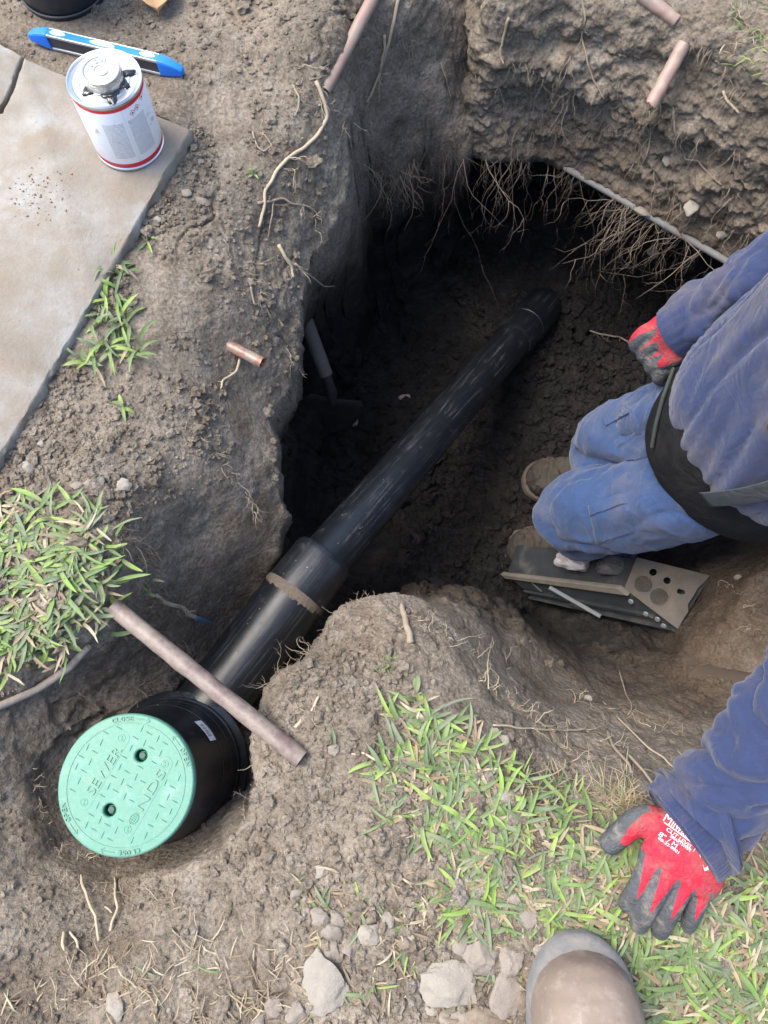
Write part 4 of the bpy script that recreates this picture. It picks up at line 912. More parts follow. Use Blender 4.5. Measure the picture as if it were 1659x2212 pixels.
ROOTS = [  # surveyed run, start radius, end radius, lift, material, label
 ([(682, 175), (700, 222), (704, 250), (690, 285), (655, 320), (615, 348), (590, 380), (572, 410), (567, 450), (557, 490)], .0034, .0026, .004, M_RT, 'longest pale root curving down the left bank above the shovel'),
 ([(862, -5), (848, 50), (832, 105), (822, 150), (800, 195), (791, 222)], .0034, .0022, .004, M_RTM, 'long straight root beside the pink pipe on the far bank'),
 ([(828, 75), (830, 105), (820, 140), (818, 170), (822, 182)], .003, .002, .005, M_RTM, 'short forked root crossing the long straight root'),
 ([(556, 440), (590, 432), (612, 430), (640, 440), (672, 450), (695, 475)], .0026, .0012, .004, M_RTM, 'horizontal branching root on the left bank'),
 ([(590, 432), (585, 460), (577, 510)], .0016, .001, .004, M_RTM, 'thin root hanging off the horizontal branching root'),
 ([(634, 185), (646, 210), (645, 235), (635, 252)], .002, .0012, .003, M_RTM, 'small hooked root at the top of the left bank'),
 ([(600, 528), (612, 555), (625, 580), (632, 600)], .0034, .0022, .007, M_RT, 'thick pale root stub poking from a hollow in the left bank'),
 ([(632, 575), (655, 590), (690, 608), (718, 612)], .0018, .001, .014, M_RT, 'thin pale root reaching over the edge of the hole'),
 ([(545, 285), (556, 320), (566, 330), (580, 322), (588, 318), (575, 300), (568, 288)], .0016, .001, .003, M_RTM, 'looped thin root near the slab corner'),
 ([(515, 775), (505, 800), (478, 825), (472, 842)], .0024, .0014, .006, M_RT, 'forked root below the copper stub'),
 ([(540, 620), (545, 660), (560, 650), (562, 625)], .002, .0014, .004, M_RTM, 'curled root above the copper stub'),
 ([(330, 1285), (352, 1297), (385, 1308), (405, 1322), (416, 1331)], .0032, .0036, .008, M_RT, 'pale broken root stub above the red-brown pipe'),
  ([(174, 1896), (185, 1938), (198, 1970), (212, 1995), (214, 2035)], .002, .0018, .010, M_RT, 'upright pale twig standing in front of the valve box pit'),
 ([(247, 1902), (255, 1935), (256, 1965), (248, 1990), (242, 2012)], .0016, .002, .008, M_RT, 'forked pale twig standing in front of the valve box pit'),
 ([(228, 1965), (238, 1975), (250, 1972)], .0012, .001, .009, M_RT, 'thin side twig leaning on the forked pale twig'),
 ([(138, 2015), (142, 2048), (155, 2062)], .0022, .002, .006, M_RT, 'short bent twig stub on the near bank'),
 ([(152, 2015), (165, 2040), (172, 2058)], .0016, .0016, .005, M_RT, 'thin slanted twig beside the short bent twig stub'),
 ([(1302, 1518), (1340, 1560), (1385, 1608), (1430, 1640), (1458, 1658)], .0014, .0012, .004, M_RT, 'long thin straight root on the near slope'),
 ([(1063, 1568), (1110, 1575), (1160, 1578), (1220, 1580), (1268, 1578)], .0015, .001, .004, M_RT, 'long thin level root across the near slope'),
 ([(1338, 1448), (1352, 1500), (1365, 1525), (1358, 1545)], .0012, .0009, .004, M_RTM, 'thin root hanging below the black box'),
 ([(1310, 1580), (1322, 1618), (1350, 1650), (1362, 1672)], .0026, .0018, .005, M_RTM, 'stout brown root sloping below the long thin straight root'),
 ([(1356, 1635), (1378, 1665), (1402, 1690), (1412, 1712)], .0024, .0016, .006, M_RTM, 'stout brown root beside the glove sleeve'),
 ([(1462, 1625), (1475, 1640), (1492, 1658)], .002, .0014, .005, M_RTM, 'short root stub touching the sleeve on the near slope'),
 ([(1280, 720), (1300, 718), (1322, 722), (1345, 738), (1372, 748), (1400, 735), (1425, 715)], .0022, .003, .02, M_RTD, 'brown root hanging out of the wall beside the gloved fist'),
 ([(1254, -10), (1262, 40), (1258, 75), (1265, 110), (1276, 145), (1288, 185), (1305, 210)], .0022, .0014, .006, M_RTM, 'long root hanging down the middle of the far bank'),
 ([(1100, 38), (1092, 70), (1082, 110), (1085, 138)], .003, .0018, .005, M_RTM, 'frayed root on the far bank beside the corner'),
 ([(1456, 240), (1462, 290), (1475, 320), (1480, 342), (1508, 345), (1520, 370), (1560, 400)], .0026, .0014, .006, M_RTD, 'crooked root under the cut copper pipe end'),
 ([(1402, 238), (1404, 290), (1398, 330), (1388, 360)], .0014, .001, .005, M_RTM, 'thin root hanging straight from the copper pipe end'),
 ([(951, 135), (958, 165), (966, 190), (972, 208)], .0018, .001, .004, M_RTM, 'branching thin root on the soil tongue'),
 ([(1565, 195), (1580, 215), (1598, 240)], .0026, .002, .006, M_RT, 'dry straw stalk at the top of the far bank'),
 ([(868, 1310), (872, 1335), (880, 1365), (888, 1392)], .0042, .0052, .004, M_RTM, 'thick fibrous root stump on the peninsula of soil'),
 ([(690, 1505), (676, 1535), (658, 1555), (640, 1572)], .0018, .0024, .004, M_RT, 'straw stalk lying beside the end of the red-brown pipe'),
 ([(760, 1628), (785, 1625), (805, 1640), (835, 1652)], .0012, .0022, .004, M_RT, 'bent straw stalk at the edge of the grass'),
 ([(1600, 1792), (1625, 1812), (1650, 1840), (1670, 1870)], .0016, .0012, .004, M_RT, 'thin straw stalk beside the glove wrist'),
 ([(1050, 1430), (1048, 1460), (1052, 1490)], .0016, .001, .006, M_RT, 'upright straw stalk on the peninsula of soil')]
rid = 0
def add_root(pts, r0, r1, m, label, seed, side=3):
    global rid
    mb = MB(); P = wiggle(pts, .004, seed); n_ = len(P); mb.tube(P, [r0+(r1-r0)*i/(n_-1) for i in range(n_)], 7)
    rg = random.Random(seed)
    o = mb.build('root', m, angle=180)
    return tag(o, label, 'root', 'exposed roots'), P
for k, (run, r0, r1, lift, m, lab) in enumerate(ROOTS):
    lab = lab or 'short thin rootlet sticking out of the soil'
    o, P = add_root([hp(a, b_, lift*(.6+.4*math.sin(math.pi*i/max(1, len(run)-1)))) for i, (a, b_) in enumerate(run)], r0, r1, m, lab, 200+k)
    if r0 > .0013:   # side rootlets belong to the root
        mb = MB(); rg = random.Random(900+k)
        for _ in range(rg.randint(2, 5)):
            p = P[rg.randrange(1, len(P)-1)]; fibre(mb, p, Vector((rg.uniform(-1, 1), rg.uniform(-1, .3), rg.uniform(-.3, .4))), rg.uniform(.012, .035), r0*.35, rg, .05, .4, 6, 4, .2)
        tag(mb.build('rootlets', m, o, angle=180), kind='stuff')
# blue painted tip on the broken root stub
p0, p1 = hp(414, 1330, .011), hp(458, 1346, .012)
mb = MB(); mb.tube(wiggle([p0, p0.lerp(p1, .5), p1], .003, 5), [.0042]*3+[.004, .0036, .003, .0026, .002, .0016, .001, .0008], 8)
M_PAINT = simple('blue_black_paint', (.05, .12, .19), .35, .5, var=.9, scale=240)
tag(mb.build('wire_end', M_PAINT, angle=60), 'blue and black frayed wire end beside the broken root stub', 'wire')

# hanging fibrous roots: masses nobody could count
def hanging(name, label, runs, N_, Lr, rr, m, seed, droop=.25, kink=.4, branch=.25, out=(0, -.6, -.5)):
    mb = MB(); rg = random.Random(seed)
    for _ in range(N_):
        a, b_ = rg.choice(runs); t_ = rg.random(); px = a[0]+(b_[0]-a[0])*t_+rg.uniform(-8, 8); py = a[1]+(b_[1]-a[1])*t_+rg.uniform(-8, 8)
        p = hp(px, py, -.003); L_ = rg.uniform(*Lr)*(.6 if rg.random() < .6 else 1)
        fibre(mb, p, Vector(out)+Vector((rg.uniform(-.8, .8), rg.uniform(-.5, .5), rg.uniform(-.4, .4))), L_, rg.uniform(*rr), rg, droop, kink, 8, 4, branch)
    o = mb.build(name, m, angle=180); return tag(o, label, None, None, 'stuff')
hanging('root_fringe', 'pale fine roots hanging under the soil tongue', [((775, 350), (850, 382)), ((850, 382), (900, 345))], 50, (.03, .16), (.0004, .0010), M_RTM, 1, .3, .5, .25)
hanging('root_fringe', 'long roots hanging over the mouth of the hollow', [((990, 345), (1120, 345)), ((1090, 330), (1240, 370))], 42, (.04, .28), (.0004, .0013), M_RTD, 2, .3, .5, .3)
hanging('root_fringe', 'tangled brown roots fanning out below the conduit', [((1230, 372), (1420, 480)), ((1330, 425), (1540, 548)), ((1400, 470), (1560, 560))], 85, (.04, .26), (.0004, .0014), M_RTD, 3, .10, .5, .35, (-.75, -.45, -.45))
hanging('root_fringe', 'rootlets hanging off the wall near the sleeve', [((1480, 590), (1600, 640)), ((1440, 620), (1500, 660))], 60, (.04, .12), (.0005, .0012), M_RTD, 4, .1, .4, .3, (-.8, -.3, -.3))
hanging('root_hairs', 'hair-fine roots dangling along the whole overhang', [((775, 350), (900, 350)), ((905, 318), (1000, 335)), ((1000, 345), (1240, 368)), ((1240, 370), (1560, 560))], 190, (.03, .17), (.0002, .0005), M_RTD, 14, .3, .5, .3)
hanging('rootlets', 'fine rootlets sticking out of the far bank', [((1010, 60), (1240, 200)), ((1200, 100), (1500, 260)), ((1050, 250), (1400, 330)), ((1300, 250), (1600, 420)), ((1400, 400), (1640, 520)), ((1200, 200), (1600, 330)), ((1500, 60), (1640, 250)), ((1020, 150), (1600, 470))], 330, (.015, .095), (.0003, .0011), M_RTM, 5, .3, .45, .2)
hanging('rootlets', 'fine rootlets on the left bank', [((560, 250), (700, 500)), ((520, 550), (640, 800)), ((430, 420), (600, 700)), ((640, 130), (760, 280)), ((400, 900), (560, 1100))], 130, (.012, .055), (.0004, .0010), M_RT, 6, .1, .45, .25, (.2, -.6, .2))
hanging('rootlets', 'rootlets fringing the soil tongue edge', [((800, 0), (960, 200)), ((880, 60), (1000, 330))], 70, (.012, .05), (.0003, .0009), M_RTM, 7, .3, .4, .2)
hanging('root_fringe', 'brown rootlets fringing the bank over the black pipe', [((560, 1470), (640, 1430)), ((640, 1430), (760, 1320)), ((535, 1500), (530, 1750)), ((760, 1320), (820, 1290)), ((580, 1480), (760, 1400))], 200, (.01, .045), (.0003, .0009), M_RTM, 8, .05, .45, .3, (-.6, .3, .25))
hanging('rootlets', 'brown rootlet tangle under the grass edge', [((250, 1150), (330, 1200)), ((280, 1200), (350, 1290)), ((260, 1290), (380, 1320)), ((230, 1330), (420, 1400)), ((150, 1500), (420, 1470))], 240, (.012, .06), (.0003, .0009), M_RTD, 9, .05, .45, .3, (.6, -.2, .2))
hanging('rootlets', 'fine rootlets on the near slope', [((880, 1330), (1100, 1450)), ((1000, 1450), (1400, 1650)), ((1200, 1500), (1500, 1600)), ((1560, 1230), (1650, 1400)), ((1100, 1500), (1300, 1700))], 170, (.012, .055), (.0004, .0011), M_RT, 10, .05, .45, .25, (0, .2, .5))
hanging('rootlets', 'rootlets in the soil of the valve box pit', [((60, 1650), (130, 1850)), ((130, 1850), (480, 1850)), ((100, 1900), (420, 1960)), ((540, 1650), (530, 1800))], 130, (.01, .04), (.0003, .0009), M_RT, 11, .05, .45, .25, (0, .2, .5))

# ------------------------------------------------------------------ grass
def grass_mat():
    m, nt, b = mat('grass_blade', .55, .35); n = N(nt); a = n.attr('tint')
    c = n.mix(n.noise(n.geo(), 120, 3, .6), (.75, .75, .75), (1.15, 1.15, 1.15)); c = n.mix(1.0, a['Color'], c, 'MULTIPLY')
    dust = n.ramp(n.noise(n.geo(), 70, 4, .7), [(.45, 0.), (.68, .6)]); c = n.mix(dust, c, (.23, .215, .17))
    nt.links.new(c, b.inputs['Base Color'])
    tr = n.new('ShaderNodeBsdfTranslucent'); n.l(c, tr.inputs[0]); mx = n.new('ShaderNodeMixShader'); mx.inputs[0].default_value = .22
    out = nt.nodes['Material Output']; n.l(b.outputs[0], mx.inputs[1]); n.l(tr.outputs[0], mx.inputs[2]); n.l(mx.outputs[0], out.inputs[0]); return m
M_GR = grass_mat()
GREEN = [(.12, .20, .06), (.16, .27, .065), (.23, .36, .07), (.12, .18, .085), (.18, .25, .11), (.27, .38, .09), (.16, .22, .11), (.14, .21, .07)]
DEAD = [(.38, .30, .18), (.30, .22, .13), (.46, .40, .27), (.24, .18, .11)]
class Blades:
    def __init__(s): s.v = []; s.f = []; s.c = []
    def blade(s, p, d, L, w, col, rg, up=.6, fold=.25, curl=.9, nr=None):
        n_ = 6; p = Vector(p); d = Vector((d[0], d[1], 0)).normalized(); sd = Vector((-d.y, d.x, 0)); dirv_ = (d*(1-up)+Vector((0, 0, up))).normalized(); o = len(s.v)
        tw = rg.uniform(-.5, .5); cb = rg.uniform(-1.0, 1.0)
        for i in range(n_+1):
            t_ = i/n_; wd = w*(.55+1.6*t_)*(1-t_)**.7*1.15 if i < n_ else .0002
            if i == 0: wd = w*.5
            a = tw*t_; s2 = (sd*math.cos(a)+Vector((0, 0, 1))*math.sin(a))
            s.v += [(p-s2*wd/2+Vector((0, 0, fold*wd*.5)))[:], (p-Vector((0, 0, fold*wd*.3)))[:], (p+s2*wd/2+Vector((0, 0, fold*wd*.5)))[:]]
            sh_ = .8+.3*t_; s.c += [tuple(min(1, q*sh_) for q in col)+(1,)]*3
            dirv_ = (dirv_+Vector((0, 0, -curl*.28))+sd*cb*.15).normalized(); p = p+dirv_*(L/n_)
            if p.z < s.floor+.002: p.z = s.floor+.002+rg.uniform(0, .003); dirv_.z = max(dirv_.z, 0)
        for i in range(n_):
            for j in (0, 1): s.f.append((o+i*3+j, o+i*3+j+1, o+i*3+4+j, o+i*3+3+j))
    def build(s, name, label, parent=None):
        me = bpy.data.meshes.new(name); me.from_pydata(s.v, [], s.f); me.polygons.foreach_set('use_smooth', [True]*len(me.polygons))
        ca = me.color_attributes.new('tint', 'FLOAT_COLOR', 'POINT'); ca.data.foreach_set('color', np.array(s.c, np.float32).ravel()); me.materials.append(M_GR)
        return link(name, me, parent)
def in_poly(x, y, poly):
    r_ = False
    for i in range(len(poly)):
        a, b_ = poly[i], poly[(i+1) % len(poly)]
        if (a[1] > y) != (b_[1] > y) and x < (b_[0]-a[0])*(y-a[1])/(b_[1]-a[1])+a[0]: r_ = not r_
    return r_
def patch(label, poly, tufts, seed, dead=.25, Lr=(.02, .055), wr=(.0036, .0074), keep=None, up=(.03, .42)):
    rg = random.Random(seed); B = Blades(); xs = [p[0] for p in poly]; ys = [p[1] for p in poly]; k = 0
    while k < tufts:
        px, py = rg.uniform(min(xs), max(xs)), rg.uniform(min(ys), max(ys))
        if not in_poly(px+rg.gauss(0, 14), py+rg.gauss(0, 14), poly): continue
        if keep and keep(px, py): continue
        k += 1; c = hp(px, py, 0); B.floor = c.z; a0 = rg.uniform(0, 6.28); dd_ = rg.random() < dead
        for _ in range(rg.randint(3, 6)):
            a0 += rg.uniform(.8, 2.2); dead_b = (dd_ if rg.random() < .75 else not dd_ and rg.random() < .4) or rg.random() < (dead-.5)*1.8
            col = rg.choice(DEAD if dead_b else GREEN); L_ = rg.uniform(*Lr)*(1 if not dead_b else .85)
            B.blade(c+Vector((rg.uniform(-.011, .011), rg.uniform(-.011, .011), 0)), (math.cos(a0), math.sin(a0)), L_, rg.uniform(*wr)*(.75 if dead_b else 1), col, rg, up=rg.uniform(*up) if not dead_b else rg.uniform(.0, .2), curl=rg.uniform(.15, 1.0))
    return tag(B.build('grass', label), label, None, None, 'stuff')
G1 = [(-40, 1085), (60, 1080), (130, 1095), (215, 1105), (250, 1150), (262, 1215), (270, 1250), (235, 1310), (225, 1380), (150, 1365), (75, 1440), (-40, 1470)]
G2 = [(815, 1640), (850, 1560), (880, 1495), (935, 1540), (1000, 1590), (1080, 1650), (1190, 1720), (1280, 1820), (1240, 1905), (1130, 1940), (1010, 1920), (970, 1850), (900, 1800), (820, 1730)]
G3 = [(1235, 1900), (1300, 1830), (1330, 1760), (1380, 1850), (1560, 1880), (1700, 1880), (1700, 2240), (1370, 2240), (1340, 2080), (1240, 2010)]
patch('mat of broad bladed grass on the left above the red-brown pipe', G1, 170, 21, .3, up=(.0, .3))
patch('trampled grass patch on the near bank', G2, 160, 22, .36, (.02, .052))
boot_keep = lambda x, y: 1160 < x < 1370 and y > 2040
patch('dense grass around the gloved hand and work boot', G3, 265, 23, .5, (.022, .056), keep=boot_keep)
patch('sparse grass among the stones', [(960, 1900), (1240, 1880), (1240, 2040), (1100, 2010), (960, 1960)], 45, 24, .4)
patch('dry straw and dead grass litter on the near ground', [(0, 2110), (150, 2080), (420, 2000), (620, 2030), (700, 2190), (640, 2230), (0, 2230)], 60, 25, 1.0, (.015, .04), (.0012, .003), up=(.1, .4))
patch('dead blades scattered by the boot', [(640, 1880), (1000, 1890), (1250, 1980), (1130, 2220), (640, 2220)], 85, 26, .75, (.015, .04), (.002, .005), up=(.1, .4))
patch('dry grass tuft below the sleeve', [(1300, 1690), (1375, 1690), (1370, 1760), (1300, 1760)], 40, 27, .85, (.02, .05), (.001, .002), up=(.3, .9))
patch('thin dry grass on the near slope', [(1120, 1680), (1260, 1700), (1240, 1760), (1130, 1740)], 26, 28, .55, (.02, .045), (.0015, .003))
patch('grass tips at the top of the far bank', [(1560, -20), (1680, -20), (1680, 200), (1590, 160)], 22, 29, .4, (.02, .04), (.0015, .003))
def plant(label, px, py, n_, seed, Lr, wr, up=(.3, .7), spread=.012):
    rg = random.Random(seed); B = Blades(); c = hp(px, py, 0); B.floor = c.z; root = thing('grass_plant', label, 'grass plant', c, 'single grass plants on the bank'); a0 = rg.uniform(0, 6)
    for k in range(n_):
        a0 += 2.4; p = Vector((rg.uniform(-spread, spread), rg.uniform(-spread, spread), .001)); B.floor = -.01
        B.blade(p, (math.cos(a0), math.sin(a0)), rg.uniform(*Lr), rg.uniform(*wr), rg.choice(GREEN+DEAD[:1]), rg, up=rg.uniform(*up), curl=rg.uniform(.5, 1.1))
    o = B.build('blades', None, root)
    mb = MB(); mb.tube([(0, 0, -.006), (.001, 0, .004), (.002, .002, .012)], [.0016, .0014, .001], 6); mb.build('stem', M_RTM, root)
for k, (px, py, lab) in enumerate(((255, 585, 'topmost grass plant beside the slab edge'), (245, 640, 'grass plant by the slab with long arching blades'), (215, 690, 'grass plant leaning over the slab edge'), (270, 690, 'wide grass plant in the middle of the slab edge clump'), (235, 745, 'grass plant low in the slab edge clump'), (290, 760, 'grass plant reaching toward the copper stub'), (195, 775, 'grass plant at the bottom of the slab edge clump'))):
    plant(lab, px, py, 11, 60+k, (.03, .058), (.0045, .0075))
plant('small lone seedling under the slab edge clump', 268, 880, 5, 70, (.02, .034), (.005, .007), spread=.004)
plant('tiny sprout on the soil right of the slab corner', 318, 520, 4, 71, (.018, .03), (.002, .004), spread=.003)
plant('single lone blade of grass above the left grass mat', 245, 1065, 1, 72, (.04, .045), (.005, .006), spread=.002)
plant('yellow-green tuft on top of the soil peninsula', 835, 1440, 16, 73, (.014, .026), (.0012, .002), up=(.5, .9))
plant('two-leaf sprig beside the bent straw stalk', 722, 1615, 2, 74, (.03, .035), (.004, .006), spread=.002)
plant('pair of round-leaved shoots over the grey pebbles', 905, 1500, 6, 75, (.016, .028), (.006, .009), spread=.006)
plant('bright fallen blade pointing at the rubble stones', 742, 1955, 1, 76, (.035, .04), (.008, .009), up=(.1, .15))
plant('wilted sprig hanging over the red-brown pipe', 318, 1265, 7, 77, (.016, .03), (.004, .007), spread=.01)
plant('weed seedling at the left top of the long pale root', 545, 378, 5, 78, (.008, .014), (.004, .006), spread=.003)
# ------------------------------------------------------------------ the worker
def fabric(name, col, rough=.9, dirt=.35, dscale=7, lint=.5, weave=900, dirtcol=(.16, .135, .115), var=.25, sheen=.18):
    m, nt, b = mat(name, rough, .15); n = N(nt); p = n.geo()
    b.inputs['Sheen Weight'].default_value = sheen; b.inputs['Sheen Roughness'].default_value = .5
    c = n.mix(n.noise(p, 18, 5, .65), tuple(x*(1-var) for x in col), tuple(min(1, x*(1+var)) for x in col))
    c = n.mix(n.ramp(n.noise(p, dscale, 6, .7), [(.5, 0.), (.72, dirt)]), c, dirtcol)
    c = n.mix(n.math('MULTIPLY', n.ramp(n.noise(p, 1100, 2, .6), [(.62, 0.), (.72, 1.)]), lint*.35), c, tuple(min(1, x*1.5+.12) for x in col))
    fl = n.math('MULTIPLY', n.ramp(n.voro(p, 170), [(.035, 1.), (.06, 0.)]), n.ramp(n.noise(p, 35, 2), [(.5, 0.), (.6, 1.)])); c = n.mix(n.math('MULTIPLY', fl, lint), c, (.5, .48, .45))
    nt.links.new(c, b.inputs['Base Color']); cr_ = n.math('ABSOLUTE', n.math('SUBTRACT', n.noise(p, 16, 3, .5, 1.2), .5)); cr2 = n.math('ABSOLUTE', n.math('SUBTRACT', n.noise(n.scale(p, (1, 1.6, 1)), 42, 2, .5, .8), .5))
    nb = n.bump(n.ramp(cr_, [(0., 0.), (.22, 1.)]), .4, .004); nb = n.bump(n.ramp(cr2, [(0., 0.), (.2, 1.)]), .12, .002, nb)
    nt.links.new(n.bump(n.noise(p, weave, 3, .6), .35, .0015, nb), b.inputs['Normal']); return m
M_SWEAT = fabric('navy_sweatshirt', (.026, .037, .088), dirt=.6, dscale=7, dirtcol=(.13, .105, .085)); M_PANTS = fabric('blue_work_trousers', (.030, .058, .135), .85, .4, 6, .15, 1500, (.17, .15, .13)); M_BELT = fabric('black_belt_fleece', (.011, .011, .012), .95, .08, 12, .2, sheen=0); M_ELAST = fabric('grey_elastic', (.055, .06, .064), .8, .15, 12, .1, sheen=0)
def catmull(P, n_):
    P = np.asarray(P, float); m = len(P); t = np.linspace(0, m-1, n_); i = np.clip(t.astype(int), 0, m-2); f = (t-i)[:, None]
    p0, p1, p2, p3 = P[np.maximum(i-1, 0)], P[i], P[i+1], P[np.minimum(i+2, m-1)]
    return .5*((2*p1)+(-p0+p2)*f+(2*p0-5*p1+4*p2-p3)*f**2+(-p0+3*p1-3*p2+p3)*f**3)
def loft(secs, ref, ns_=120, nth=72, wr=None, cap=False):
    """secs: (x,y,z, half_width_along_ref, half_depth)"""
    A_ = catmull(np.array(secs, float), ns_); C = A_[:, :3]; T = np.gradient(C, axis=0); T /= np.linalg.norm(T, axis=1)[:, None]
    rf = np.asarray(ref, float)[None]; b1 = rf-(rf*T).sum(1)[:, None]*T; b1 /= np.linalg.norm(b1, axis=1)[:, None]; b2 = np.cross(T, b1)
    th = np.linspace(0, 2*np.pi, nth, endpoint=False); cs, sn = np.cos(th), np.sin(th)
    P = C[:, None]+b1[:, None]*(A_[:, 3][:, None]*cs)[..., None]+b2[:, None]*(A_[:, 4][:, None]*sn)[..., None]
    L_ = np.r_[0, np.cumsum(np.linalg.norm(np.diff(C, axis=0), axis=1))]
    nrm_ = b1[:, None]*cs[None, :, None]+b2[:, None]*sn[None, :, None]
    if wr is not None:
        Sg_, Tg_ = np.meshgrid(L_, th, indexing='ij'); P = P+nrm_*wr(Sg_.ravel(), Tg_.ravel(), P.reshape(-1, 3)).reshape(ns_, nth)[..., None]
    a = (np.arange(ns_-1)[:, None]*nth+np.arange(nth)[None]).ravel(); k = np.arange(nth); nx_ = (np.arange(ns_-1)[:, None]*nth+((k+1) % nth)[None]).ravel()
    return P.reshape(-1, 3), np.c_[a, nx_, nx_+nth, a+nth]
def join(parts):
    V_, F_2, o = [], [], 0
    for v, f in parts: V_.append(v); F_2.append(f+o); o += len(v)
    return np.concatenate(V_), np.concatenate(F_2)
def grid_obj(name, VF, m, parent):
    me = fast_mesh(name, VF[0], VF[1]); bm = bmesh.new(); bm.from_mesh(me); bmesh.ops.recalc_face_normals(bm, faces=bm.faces); bm.to_mesh(me); bm.free(); me.materials.append(m); return link(name, me, parent)
def remesh(mb, voxel, smooth=6, fac=.5):
    me = bpy.data.meshes.new('tmp'); me.from_pydata([tuple(v) for v in mb.v], [], mb.f); bm = bmesh.new(); bm.from_mesh(me); bmesh.ops.recalc_face_normals(bm, faces=bm.faces); bm.to_mesh(me); bm.free()
    o = link('tmp', me); r_ = o.modifiers.new('r', 'REMESH'); r_.mode = 'VOXEL'; r_.voxel_size = voxel; s_ = o.modifiers.new('s', 'SMOOTH'); s_.iterations = smooth; s_.factor = fac
    bpy.context.view_layer.update(); out = eval_mesh(o, 'tmp2'); bpy.data.objects.remove(o); return out
def mb_loft(mb, secs, ref, ns_=24, nth=24):
    Vv, Ff = loft(secs, ref, ns_, nth); n0 = len(mb.v); mb.add(Vv, [tuple(int(i) for i in f) for f in Ff]); mb.f.append(tuple(n0+k for k in range(nth))); mb.f.append(tuple(n0+(ns_-1)*nth+k for k in range(nth))); mb.m += [0, 0]
def displace(me, fn):
    n_ = len(me.vertices); co = np.empty(n_*3, np.float32); me.vertices.foreach_get('co', co); co = co.reshape(-1, 3).astype(float); nr = np.empty(n_*3, np.float32); me.vertices.foreach_get('normal', nr); nr = nr.reshape(-1, 3)
    co = co+nr*fn(co, nr)[:, None]; me.vertices.foreach_set('co', co.astype(np.float32).ravel()); me.update()
    me.polygons.foreach_set('use_smooth', [True]*len(me.polygons))
def ridged(P, f, octs, seed): return 1-2*np.abs(fbm(P, f, octs, seed))
Lv = Vector((.37, -.93, 0)); Fw = Vector((-.93, -.37, 0))
person = thing('person', 'worker in navy sweatshirt and blue trousers standing in the hole, hand on the grass', 'person', (.52, .41, -.92))
OR = person.location.copy()
hipL, hipR = Vector((.63, .342, -.13)), Vector((.57, .468, -.13))
kneeL, kneeR = Vector((.412, .350, -.47)), Vector((.482, .495, -.45))
ankL, ankR = Vector((.53, .372, -.80)), Vector((.575, .535, -.80))
wc = Vector((.575, .398, -.06))
shL, shR = Vector((.655, .215, .40)), Vector((.525, .575, .40)); elL, elR = Vector((.515, .055, .20)), Vector((.60, .60, .12))
wrL = at(1543, 1748, .062); wrR = at(1490, 700, -.055)
# --- trousers
mb = MB()
def pt(v, a, b_): return (v.x, v.y, v.z, a, b_)
mb_loft(mb, [pt(wc+Vector((.0, 0, .045)), .14, .112), pt(wc+Vector((.01, 0, -.02)), .146, .118), pt(wc+Vector((.03, -.003, -.10)), .155, .126), pt(wc+Vector((.04, -.004, -.17)), .145, .118)], Lv)
for h_, k_, a_2 in ((hipL, kneeL, ankL), (hipR, kneeR, ankR)):
    sh0 = (a_2-k_).normalized()
    mb_loft(mb, [pt(h_+Vector((.01, 0, .05)), .08, .085), pt(h_.lerp(k_, .35), .086, .09), pt(h_.lerp(k_, .75), .08, .082), pt(k_+Vector((-.004, 0, -.005)), .074, .08), pt(k_.lerp(a_2, .3), .071, .075), pt(k_.lerp(a_2, .7), .073, .076), pt(a_2+Vector((0, 0, .02)), .078, .078)], Lv, 40, 28)
pme = remesh(mb, .0046, 12, .5)
def pant_wr(co, nr):
    q = co.copy(); low = sstep(-.28, -.5, co[:, 2])*1.0
    along = co[:, 0]*.45-co[:, 2]*.9; lat_ = co[:, 1]; wv = fbm(q, 4, 2, 60)
    f1 = ridged(np.c_[along*1.0+wv*.12, lat_*.55, co[:, 0]*.3], 8.5, 1, 61); f2 = ridged(np.c_[along*.35+wv*.1, lat_*1.1, co[:, 2]*.4], 11, 1, 63)
    kn = np.exp(-((co[:, 2]+.46)/.11)**2)
    return np.abs(fbm(np.c_[along*1.0+wv*.12, lat_*.5, co[:, 0]*.3], 9, 1, 61))**.75*.042*(.4+1.0*kn)-.008+np.abs(fbm(np.c_[along*.3+wv*.1, lat_*1.1, co[:, 2]*.4], 10, 1, 63))**.75*.036*(1-.5*kn)+fbm(q, 7, 2, 66)*.014+np.maximum(0, ridged(q, 24, 1, 68)-.55)*.008
displace(pme, pant_wr); pme.name = 'trousers'; pme.materials.clear(); pme.materials.append(M_PANTS); pme.transform(Matrix.Translation(-OR)); pants = link('trousers', pme, person)
BP = BVHTree.FromObject(pants, bpy.context.evaluated_depsgraph_get()) if False else None
def bvh_me(me, off):
    return BVHTree.FromPolygons([v.co+off for v in me.vertices], [tuple(p.vertices) for p in me.polygons])
BPANT = bvh_me(pme, OR)
def on(B, px, py, lift):
    d = raydir(px, py); r_ = B.ray_cast(CAM, d)
    if r_[0] is None: return None
    nr = r_[1] if r_[1].dot(d) < 0 else -r_[1]; return r_[0]+nr*lift
def seam(B, run, r, name, m, parent, flat=1.0, k=5, lift=.0004):
    pts = []
    for i in range(len(run)-1):
        for j in range(k):
            t_ = j/k; p = on(B, run[i][0]+(run[i+1][0]-run[i][0])*t_, run[i][1]+(run[i+1][1]-run[i][1])*t_, lift)
            if p is not None and (not pts or (p-pts[-1]).length < .06): pts.append(p-OR)
    if len(pts) < 3: return None
    return MB().tube(pts, r, 6, flat=flat).build(name, m, parent, angle=180)
M_SEAM = fabric('trouser_stitching', (.014, .028, .075), .9, .2, 8, .1)
